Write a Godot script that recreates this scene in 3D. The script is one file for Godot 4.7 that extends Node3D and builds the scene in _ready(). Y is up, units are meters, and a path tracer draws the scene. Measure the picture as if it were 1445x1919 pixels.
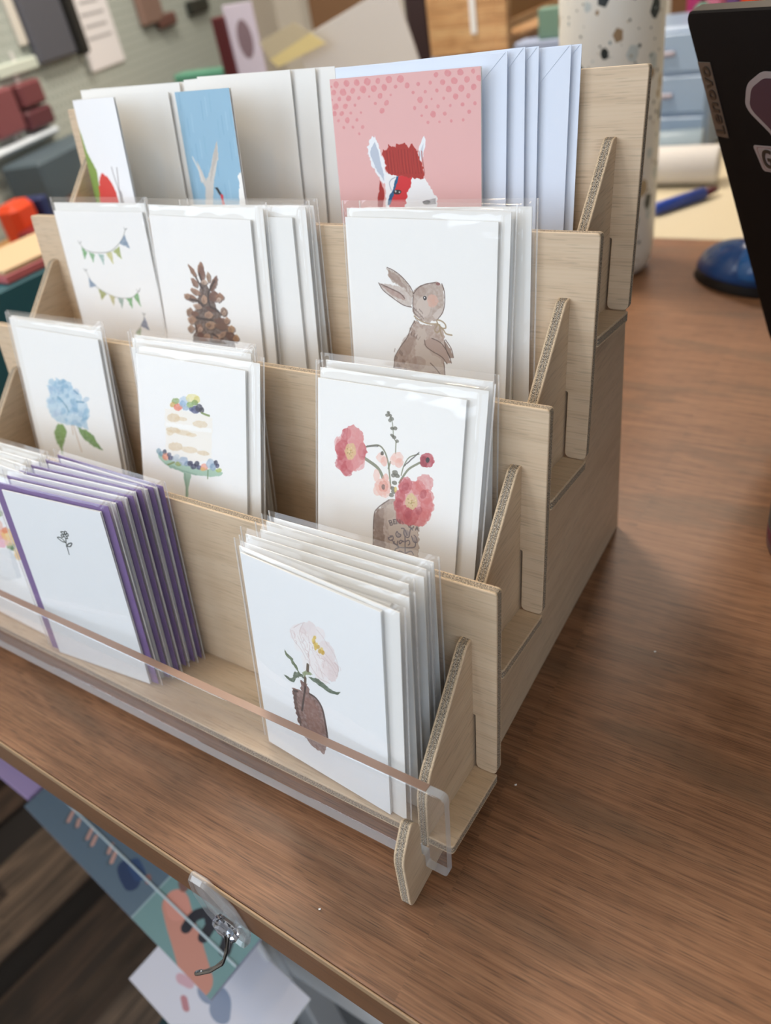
extends Node3D
# A tiered plywood card display on a wooden shop counter. Origin: front right corner of the display, table top at y = 0, metres.

const TILT := 0.16412          # the tiers lean back by this angle
const STEP_Z := 0.075641       # each tier lies this far behind the one before
const STEP_Y := 0.064942       # and this much higher
const BASE_Y := 0.022929       # rear edge of the lowest shelf above the table
const WIDE := 0.5              # boards run from x = -WIDE to 0
const FIN_X := -0.0150         # outer face of the right side panel
const PLY := 0.0066
const EW := 0.111              # envelope
const EH := 0.146
const ROOM_TURN := 20.0        # the shop's walls are turned against the counter

var M := {}
var taken := {}
var noise := FastNoiseLite.new()

func _ready() -> void:
	camera_and_light()
	materials()
	room()
	counter()
	stand()
	cards_in_sleeves()
	loose_cards()
	counter_things()
	far_things()
	under_counter()

func camera_and_light() -> void:
	var cam := Camera3D.new()
	cam.name = "camera"
	cam.fov = 68.745
	cam.near = 0.02
	cam.far = 40.0
	cam.transform = Transform3D(Basis(Vector3(0.8421, -0.1582, -0.5156), Vector3(-0.2152, 0.7780, -0.5903), Vector3(0.4945, 0.6080, 0.6211)).orthonormalized(), Vector3(0.1323, 0.4310, 0.2203))
	var at := CameraAttributesPhysical.new()
	at.frustum_focal_length = 17.542
	at.frustum_focus_distance = 0.44
	at.exposure_aperture = 3.3
	cam.attributes = at
	add_child(cam)
	cam.current = true
	var env := Environment.new()
	var sky := Sky.new()
	var sm := ProceduralSkyMaterial.new()
	sm.sky_top_color = Color(0.52, 0.66, 0.86)
	sm.sky_horizon_color = Color(0.80, 0.86, 0.92)
	sm.ground_bottom_color = Color(0.40, 0.40, 0.41)
	sm.ground_horizon_color = Color(0.66, 0.68, 0.70)
	sm.sun_angle_max = 1.0
	sky.sky_material = sm
	env.background_mode = Environment.BG_SKY
	env.sky = sky
	env.background_energy_multiplier = 1.6
	env.tonemap_mode = Environment.TONE_MAPPER_LINEAR
	env.tonemap_exposure = 0.95
	env.sdfgi_enabled = true
	env.ssao_enabled = true
	env.ssil_enabled = true
	var we := WorldEnvironment.new()
	we.name = "surroundings"
	we.environment = env
	add_child(we)
	# daylight through the shop window in the left wall
	for z in [0.20, 1.05, 1.95]:
		area("window_daylight_%d" % int(z * 100), rp(-1.17, 0.935, z), Vector3(0, -90 + ROOM_TURN, 0), Vector2(0.52, 1.03), Color(0.90, 0.95, 1.0), 0.98)
	# daylight through the door glass in the front wall
	area("door_daylight", rp(0.37, 0.62, 2.56), Vector3(0, ROOM_TURN, 0), Vector2(1.6, 1.35), Color(0.84, 0.92, 1.0), 1.2)

func area(called: String, at: Vector3, turn: Vector3, size: Vector2, color: Color, energy: float) -> AreaLight3D:
	var l := AreaLight3D.new()
	l.name = called
	l.area_size = size
	l.light_color = color
	l.light_energy = energy
	l.shadow_enabled = true
	l.area_range = 12.0
	l.area_attenuation = 2.0
	l.position = at
	l.rotation_degrees = turn
	add_child(l)
	return l

# ------------------------------------------------------------------ frames
func rp(x: float, y: float, z: float) -> Vector3:      # a point given along the shop's walls
	return Vector3(x, y, z).rotated(Vector3.UP, deg_to_rad(ROOM_TURN))

func tier_origin(i: int) -> Vector3:
	return Vector3(0, BASE_Y + (i - 1) * STEP_Y, -(i - 1) * STEP_Z)

func tp(i: int, x: float, u: float, w: float) -> Vector3:  # x across, u up the board, w out of the board
	return tier_origin(i) + Vector3(x, u * cos(TILT) + w * sin(TILT), -u * sin(TILT) + w * cos(TILT))

func card_frame(i: int, x: float, w: float, lean: float, yaw: float, roll: float, wide: float) -> Transform3D:
	var le := deg_to_rad(lean); var ya := deg_to_rad(yaw); var ro := deg_to_rad(roll)
	var ex := Vector3(cos(ya), 0, sin(ya))
	var n0 := Vector3(-sin(ya), 0, cos(ya))
	var eu := Vector3(0, cos(le), 0) - n0 * sin(le)
	var e2 := ex * cos(ro) + eu * sin(ro)
	var u2 := eu * cos(ro) - ex * sin(ro)
	var m := Basis(Vector3(1, 0, 0), Vector3(0, cos(TILT), -sin(TILT)), Vector3(0, sin(TILT), cos(TILT)))
	var a := m * e2; var b := m * u2
	return Transform3D(Basis(a, b, a.cross(b)), tp(i, x, absf(sin(ro)) * wide / 2 + 0.0004 + 0.002 * absf(sin(le)), w))

# ------------------------------------------------------------------ nodes
func numbered(called: String) -> String:
	if not taken.has(called):
		taken[called] = 0
		return called
	taken[called] += 1
	return "%s_%03d" % [called, taken[called]]

func tag(o: Node, label: String, category: String, group := "") -> void:
	o.set_meta("label", label)
	o.set_meta("category", category)
	if group != "":
		o.set_meta("group", group)

func thing(called: String, label: String, category: String, at := Transform3D(), group := "") -> Node3D:
	var o := Node3D.new()
	o.name = numbered(called)
	o.transform = at
	add_child(o, true)
	tag(o, label, category, group)
	return o

func part(called: String, mesh: Mesh, mat, parent: Node, at := Transform3D()) -> MeshInstance3D:
	var o := MeshInstance3D.new()
	o.name = called
	o.mesh = mesh
	if mat is Material:
		for k in mesh.get_surface_count():
			o.set_surface_override_material(k, mat)
	elif mat is Array:
		for k in mat.size():
			o.set_surface_override_material(k, mat[k])
	o.transform = at
	o.cast_shadow = GeometryInstance3D.SHADOW_CASTING_SETTING_ON
	parent.add_child(o, true)
	return o

func solo(called: String, mesh: Mesh, mat, label: String, category: String, at := Transform3D(), group := "") -> MeshInstance3D:
	var o := part(numbered(called), mesh, mat, self, at)
	tag(o, label, category, group)
	return o

func struct(called: String, mesh: Mesh, mat, at := Transform3D()) -> MeshInstance3D:
	var o := part(called, mesh, mat, self, at)
	o.set_meta("kind", "structure")
	return o

func T(at: Vector3, turn := Vector3.ZERO) -> Transform3D:
	return Transform3D(Basis.from_euler(Vector3(deg_to_rad(turn.x), deg_to_rad(turn.y), deg_to_rad(turn.z))), at)

# ------------------------------------------------------------------ mesh building
class Shape:
	var v := PackedVector3Array()
	var n := PackedVector3Array()
	var uv := PackedVector2Array()
	func tri(a: Vector3, b: Vector3, c: Vector3, out: Vector3, ua := Vector2.ZERO, ub := Vector2.ZERO, uc := Vector2.ZERO) -> void:
		var cr := (b - a).cross(c - a)
		if cr.length_squared() < 1e-20:
			return
		var nn := cr.normalized()
		if nn.dot(out) > 0:
			v.append_array([a, c, b]); uv.append_array([ua, uc, ub])
		else:
			nn = -nn
			v.append_array([a, b, c]); uv.append_array([ua, ub, uc])
		n.append_array([nn, nn, nn])
	func quad(a: Vector3, b: Vector3, c: Vector3, d: Vector3, out: Vector3, ua := Vector2(0, 0), ub := Vector2(1, 0), uc := Vector2(1, 1), ud := Vector2(0, 1)) -> void:
		tri(a, b, c, out, ua, ub, uc)
		tri(a, c, d, out, ua, uc, ud)
	func add_to(m: ArrayMesh) -> void:
		var arr := []
		arr.resize(Mesh.ARRAY_MAX)
		arr[Mesh.ARRAY_VERTEX] = v; arr[Mesh.ARRAY_NORMAL] = n; arr[Mesh.ARRAY_TEX_UV] = uv
		m.add_surface_from_arrays(Mesh.PRIMITIVE_TRIANGLES, arr)
	func mesh() -> ArrayMesh:
		var m := ArrayMesh.new()
		add_to(m)
		return m
	func box(c: Vector3, s: Vector3, bev := 0.0) -> void:      # chamfered box; u, v in metres
		var h := s / 2
		var b := minf(bev, minf(h.x, minf(h.y, h.z)) * 0.9)
		for ax in 3:
			for sg in [-1.0, 1.0]:
				var a1: int = (ax + 1) % 3; var a2: int = (ax + 2) % 3
				var p := []
				for q in [[-1, -1], [1, -1], [1, 1], [-1, 1]]:
					var t := Vector3.ZERO
					t[ax] = sg * h[ax]; t[a1] = q[0] * (h[a1] - b); t[a2] = q[1] * (h[a2] - b)
					p.append(t)
				var o := Vector3.ZERO
				o[ax] = sg
				var us := []
				for t in p:
					us.append(Vector2(t.x + c.x, -t.z - c.z) if ax == 1 else (Vector2(t.z + c.z, -t.y - c.y) if ax == 0 else Vector2(t.x + c.x, -t.y - c.y)))
				quad(c + p[0], c + p[1], c + p[2], c + p[3], o, us[0], us[1], us[2], us[3])
		if b <= 0.0:
			return
		for ax in 3:
			var a1: int = (ax + 1) % 3; var a2: int = (ax + 2) % 3
			for s1 in [-1.0, 1.0]:
				for s2 in [-1.0, 1.0]:
					var p0 := Vector3.ZERO; var p1 := Vector3.ZERO
					p0[a1] = s1 * h[a1]; p0[a2] = s2 * (h[a2] - b)
					p1[a1] = s1 * (h[a1] - b); p1[a2] = s2 * h[a2]
					var e := Vector3.ZERO
					e[ax] = h[ax] - b
					var o := Vector3.ZERO
					o[a1] = s1; o[a2] = s2
					quad(c + p0 - e, c + p0 + e, c + p1 + e, c + p1 - e, o, Vector2((c + p0 - e)[ax], 0), Vector2((c + p0 + e)[ax], 0), Vector2((c + p1 + e)[ax], b), Vector2((c + p1 - e)[ax], b))
		for sx in [-1.0, 1.0]:
			for sy in [-1.0, 1.0]:
				for sz in [-1.0, 1.0]:
					tri(c + Vector3(sx * h.x, sy * (h.y - b), sz * (h.z - b)), c + Vector3(sx * (h.x - b), sy * h.y, sz * (h.z - b)), c + Vector3(sx * (h.x - b), sy * (h.y - b), sz * h.z), Vector3(sx, sy, sz))

func box(s: Vector3, bev := 0.0, c := Vector3.ZERO) -> ArrayMesh:
	var sh := Shape.new()
	sh.box(c, s, bev)
	return sh.mesh()

# a flat piece: outline in x, y, thickness along z (front face at z = 0, back at -thick); surface 0 faces, surface 1 edges
func slab(poly: PackedVector2Array, thick: float, bev := 0.0004) -> ArrayMesh:
	if Geometry2D.is_polygon_clockwise(poly):
		poly.reverse()
	var k := poly.size()
	var inn := PackedVector2Array()
	for i in k:
		var p := poly[i]
		var d0 := (p - poly[(i + k - 1) % k]).normalized()
		var d1 := (poly[(i + 1) % k] - p).normalized()
		var n0 := Vector2(-d0.y, d0.x); var n1 := Vector2(-d1.y, d1.x)
		var mm := (n0 + n1).normalized()
		inn.append(p + mm * bev / maxf(0.4, mm.dot(n0)))
	var face := Shape.new(); var edge := Shape.new()
	var idx := Geometry2D.triangulate_polygon(inn)
	if idx.is_empty():
		idx = Geometry2D.triangulate_polygon(poly)
	for t in range(0, idx.size(), 3):
		var a := inn[idx[t]]; var b := inn[idx[t + 1]]; var c := inn[idx[t + 2]]
		face.tri(Vector3(a.x, a.y, 0), Vector3(b.x, b.y, 0), Vector3(c.x, c.y, 0), Vector3(0, 0, 1), Vector2(a.x, -a.y), Vector2(b.x, -b.y), Vector2(c.x, -c.y))
		face.tri(Vector3(a.x, a.y, -thick), Vector3(b.x, b.y, -thick), Vector3(c.x, c.y, -thick), Vector3(0, 0, -1), Vector2(a.x, -a.y), Vector2(b.x, -b.y), Vector2(c.x, -c.y))
	var run := 0.0
	for i in k:
		var j := (i + 1) % k
		var d := (poly[j] - poly[i])
		var o := Vector3(d.y, -d.x, 0).normalized()
		var r2 := run + d.length()
		var ip := inn[i]; var jp := inn[j]; var pi := poly[i]; var pj := poly[j]
		face.quad(Vector3(ip.x, ip.y, 0), Vector3(jp.x, jp.y, 0), Vector3(pj.x, pj.y, -bev), Vector3(pi.x, pi.y, -bev), o + Vector3(0, 0, 1), Vector2(ip.x, -ip.y), Vector2(jp.x, -jp.y), Vector2(pj.x, -pj.y), Vector2(pi.x, -pi.y))
		face.quad(Vector3(ip.x, ip.y, -thick), Vector3(jp.x, jp.y, -thick), Vector3(pj.x, pj.y, -thick + bev), Vector3(pi.x, pi.y, -thick + bev), o + Vector3(0, 0, -1), Vector2(ip.x, -ip.y), Vector2(jp.x, -jp.y), Vector2(pj.x, -pj.y), Vector2(pi.x, -pi.y))
		edge.quad(Vector3(pi.x, pi.y, -bev), Vector3(pj.x, pj.y, -bev), Vector3(pj.x, pj.y, -thick + bev), Vector3(pi.x, pi.y, -thick + bev), o, Vector2(run, 0), Vector2(r2, 0), Vector2(r2, 1), Vector2(run, 1))
		run = r2
	var m := ArrayMesh.new()
	face.add_to(m); edge.add_to(m)
	return m

func rounded(poly: Array, radii: Array, seg := 5) -> PackedVector2Array:
	var out := PackedVector2Array()
	var k := poly.size()
	for i in k:
		var p: Vector2 = poly[i]; var r: float = radii[i % radii.size()]
		if r <= 0.0:
			out.append(p)
			continue
		var d0: Vector2 = ((poly[(i + k - 1) % k] as Vector2) - p); var d1: Vector2 = ((poly[(i + 1) % k] as Vector2) - p)
		var rr := minf(r, minf(d0.length(), d1.length()) * 0.48)
		var a := p + d0.normalized() * rr; var b := p + d1.normalized() * rr
		for s in seg + 1:
			var t := float(s) / seg
			out.append(a.lerp(p, t).lerp(p.lerp(b, t), t))
	return out

# surface of revolution about y
func lathe(profile: Array, seg := 40, cap := true) -> ArrayMesh:
	var st := SurfaceTool.new()
	st.begin(Mesh.PRIMITIVE_TRIANGLES)
	st.set_smooth_group(0)
	var k := profile.size()
	var len_ := 0.0
	var run := [0.0]
	for i in range(1, k):
		len_ += (profile[i] as Vector2).distance_to(profile[i - 1]); run.append(len_)
	for i in k - 1:
		for s in seg:
			var t0 := TAU * s / seg; var t1 := TAU * (s + 1) / seg
			var p: Vector2 = profile[i]; var q: Vector2 = profile[i + 1]
			var a := Vector3(p.x * cos(t0), p.y, p.x * sin(t0)); var b := Vector3(p.x * cos(t1), p.y, p.x * sin(t1))
			var c := Vector3(q.x * cos(t1), q.y, q.x * sin(t1)); var d := Vector3(q.x * cos(t0), q.y, q.x * sin(t0))
			var us := [Vector2(float(s) / seg, 1.0 - run[i] / len_), Vector2(float(s + 1) / seg, 1.0 - run[i] / len_), Vector2(float(s + 1) / seg, 1.0 - run[i + 1] / len_), Vector2(float(s) / seg, 1.0 - run[i + 1] / len_)]
			for f in [[a, b, c, 0, 1, 2], [a, c, d, 0, 2, 3]]:
				if (f[1] - f[0]).cross(f[2] - f[0]).length_squared() < 1e-18:
					continue
				for e in 3:
					st.set_uv(us[f[3 + e]])
					st.add_vertex(f[e])
	st.index()
	st.generate_normals()
	return st.commit()

# a round bar along points
func tube(points: Array, r: float, seg := 10) -> ArrayMesh:
	var st := SurfaceTool.new()
	st.begin(Mesh.PRIMITIVE_TRIANGLES)
	st.set_smooth_group(0)
	var rings := []
	var last := Vector3.UP
	for i in points.size():
		var p: Vector3 = points[i]
		var a: Vector3 = points[maxi(i - 1, 0)]; var b: Vector3 = points[mini(i + 1, points.size() - 1)]
		var d := (b - a).normalized()
		if absf(d.dot(last)) > 0.95:
			last = Vector3.RIGHT if absf(d.x) < 0.8 else Vector3.FORWARD
		var x := d.cross(last).normalized(); var y := x.cross(d)
		last = y
		var ring := []
		for s in seg:
			ring.append(p + (x * cos(TAU * s / seg) + y * sin(TAU * s / seg)) * r)
		rings.append(ring)
	for i in rings.size() - 1:
		for s in seg:
			var s2 := (s + 1) % seg
			for f in [[rings[i][s], rings[i + 1][s2], rings[i][s2]], [rings[i][s], rings[i + 1][s], rings[i + 1][s2]]]:
				for e in 3:
					st.add_vertex(f[2 - e])
	for e in [0, rings.size() - 1]:
		for s in range(1, seg - 1):
			var f := [rings[e][0], rings[e][s], rings[e][s + 1]]
			if e == 0:
				f.reverse()
			for q in f:
				st.add_vertex(q)
	st.index()
	st.generate_normals()
	return st.commit()

# ------------------------------------------------------------------ textures
func tex(im: Image) -> ImageTexture:
	return ImageTexture.create_from_image(im)

func noise_image(w: int, h: int, seed_: int, freq: float, oct := 3) -> Image:
	var f := FastNoiseLite.new()
	f.seed = seed_
	f.noise_type = FastNoiseLite.TYPE_SIMPLEX_SMOOTH
	f.frequency = freq
	f.fractal_octaves = oct
	return f.get_seamless_image(w, h, false, false, 0.12)

func bytes_of(im: Image, w: int, h: int) -> PackedByteArray:
	im.resize(w, h, Image.INTERPOLATE_CUBIC)
	im.convert(Image.FORMAT_L8)
	return im.get_data()

# long-grained wood: colours blended by stretched noises
func wood_image(w: int, h: int, seed_: int, dark: Color, mid: Color, light: Color, pores: float, figure: float, fine := 0.8, broad := 0.8, stain := Color(0, 0, 0, 0)) -> Image:
	var a := bytes_of(noise_image(w / 16, h, seed_, 0.035, 4), w, h)
	var b := bytes_of(noise_image(w / 64, h, seed_ + 1, 0.30, 2), w, h)
	var c := bytes_of(noise_image(w / 8, h / 4, seed_ + 2, 0.02, 3), w, h)
	var d := bytes_of(noise_image(w / 20, h, seed_ + 3, 0.45, 1), w, h)
	var out := PackedByteArray()
	out.resize(w * h * 3)
	for i in w * h:
		var g := a[i] / 255.0
		var fig := c[i] / 255.0
		var t := clampf(0.5 + (g - 0.5) * broad + (sin((fig * 22.0 + g * 4.0)) * 0.5) * figure + (b[i] / 255.0 - 0.5) * fine, 0.0, 1.0)
		var col := dark.lerp(mid, t * 2.0) if t < 0.5 else mid.lerp(light, t * 2.0 - 1.0)
		if stain.a > 0.0:
			col = col.lerp(Color(stain, 1.0), clampf((fig - 0.55) * 3.5, 0.0, 1.0) * stain.a * (0.5 + g))
		var pore := clampf((d[i] / 255.0 - 0.66) * 5.0, 0.0, 1.0) * pores
		out[i * 3] = int(clampf(col.r * (1.0 - pore), 0, 1) * 255)
		out[i * 3 + 1] = int(clampf(col.g * (1.0 - pore), 0, 1) * 255)
		out[i * 3 + 2] = int(clampf(col.b * (1.0 - pore), 0, 1) * 255)
	return Image.create_from_data(w, h, false, Image.FORMAT_RGB8, out)

# cut edge of plywood: pale outer plies, two dark glue lines, torn and pitted core
func ply_edge_image() -> Image:
	var w := 1024; var h := 48
	var a := bytes_of(noise_image(w, h, 31, 0.09, 3), w, h)
	var b := bytes_of(noise_image(w / 2, h, 32, 0.3, 1), w, h)
	var im := Image.create(w, h, false, Image.FORMAT_RGB8)
	for y in h:
		var v := float(y) / h
		for x in w:
			var g: float = a[y * w + x] / 255.0
			var s: float = b[y * w + x] / 255.0
			var wob := (g - 0.5) * 0.05
			var vv := v + wob
			var col := Color(0.80, 0.71, 0.59) if (vv < 0.14 or vv > 0.83) else Color(0.70, 0.63, 0.54)
			col = col * (0.86 + 0.28 * g)
			if absf(vv - 0.34) < 0.042 or absf(vv - 0.66) < 0.042:
				col = Color(0.27, 0.25, 0.23) if s > 0.42 else Color(0.84, 0.81, 0.75)
			elif vv > 0.12 and vv < 0.88 and s > 0.57:
				col = col.lerp(Color(0.20, 0.16, 0.13), clampf((s - 0.57) * 14.0, 0, 0.92))
			elif s < 0.30:
				col = col.lerp(Color(0.86, 0.78, 0.66), 0.5)
			im.set_pixel(x, y, Color(clampf(col.r, 0, 1), clampf(col.g, 0, 1), clampf(col.b, 0, 1)))
	return im

func std(color: Color, rough := 0.6, metal := 0.0) -> StandardMaterial3D:
	var m := StandardMaterial3D.new()
	m.albedo_color = color
	m.roughness = rough
	m.metallic = metal
	return m

func textured(im: Image, rough := 0.6, scale := Vector3.ONE) -> StandardMaterial3D:
	var m := std(Color.WHITE, rough)
	m.albedo_texture = tex(im)
	m.uv1_scale = scale
	return m

func grain_bump(m: StandardMaterial3D, freq: float, amount: float, seed_: int) -> void:
	var nt := NoiseTexture2D.new()
	var f := FastNoiseLite.new()
	f.seed = seed_
	f.frequency = freq
	f.fractal_octaves = 3
	nt.noise = f
	nt.width = 512
	nt.height = 512
	nt.seamless = true
	m.heightmap_enabled = true
	m.heightmap_texture = nt
	m.heightmap_scale = amount

func clear(alpha: float, rough := 0.04) -> StandardMaterial3D:
	var m := std(Color(1, 1, 1, alpha), rough)
	m.transparency = BaseMaterial3D.TRANSPARENCY_ALPHA
	return m

func glass(tint: Color) -> StandardMaterial3D:
	var m := std(tint, 0.02)
	m.transparency = BaseMaterial3D.TRANSPARENCY_ALPHA
	m.refraction_enabled = true
	m.refraction_scale = 0.049
	return m

func materials() -> void:
	var im := wood_image(1024, 512, 5, Color(0.72, 0.62, 0.505), Color(0.80, 0.71, 0.60), Color(0.835, 0.76, 0.66), 0.10, 0.03, 0.30, 0.45)
	M.birch = textured(im, 0.55, Vector3(2.0, 4.0, 1))
	M.birch_edge = textured(ply_edge_image(), 0.85, Vector3(7.0, 1, 1))
	im = wood_image(2048, 2048, 17, Color(0.41, 0.275, 0.185), Color(0.52, 0.365, 0.255), Color(0.605, 0.44, 0.32), 0.30, 0.14, 0.85, 0.6, Color(0.38, 0.29, 0.215, 0.45))
	M.table = textured(im, 0.42, Vector3(0.85, 1.7, 1))
	M.table_edge = textured(im, 0.5, Vector3(0.62, 1.6, 1))
	M.table_edge.albedo_color = Color(0.96, 0.95, 0.93)
	M.table_lip = std(Color(0.66, 0.54, 0.41), 0.5)
	M.paper = std(Color(0.93, 0.93, 0.92), 0.7)
	M.envelope = std(Color(0.92, 0.915, 0.90), 0.75)
	M.envelope_blue = std(Color(0.86, 0.895, 0.955), 0.7)
	M.purple = std(Color(0.45, 0.34, 0.56), 0.7)
	M.sleeve = clear(0.035, 0.05)
	M.sleeve.metallic_specular = 0.4
	M.seal = clear(0.22, 0.08)
	M.acrylic = clear(0.02, 0.02)
	M.acrylic_edge = std(Color(0.88, 0.91, 0.94, 0.45), 0.26)
	M.acrylic_edge.transparency = BaseMaterial3D.TRANSPARENCY_ALPHA
	M.acrylic_reflection_tint = std(Color(0.66, 0.54, 0.47, 0.86), 0.3)  # painted reflection: wood brown as seen inside the acrylic's top edge
	M.acrylic_reflection_tint.transparency = BaseMaterial3D.TRANSPARENCY_ALPHA
	M.white = std(Color(0.86, 0.86, 0.86), 0.5)
	M.black = std(Color(0.035, 0.03, 0.03), 0.5)
	M.metal = std(Color(0.72, 0.72, 0.72), 0.18, 1.0)

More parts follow.
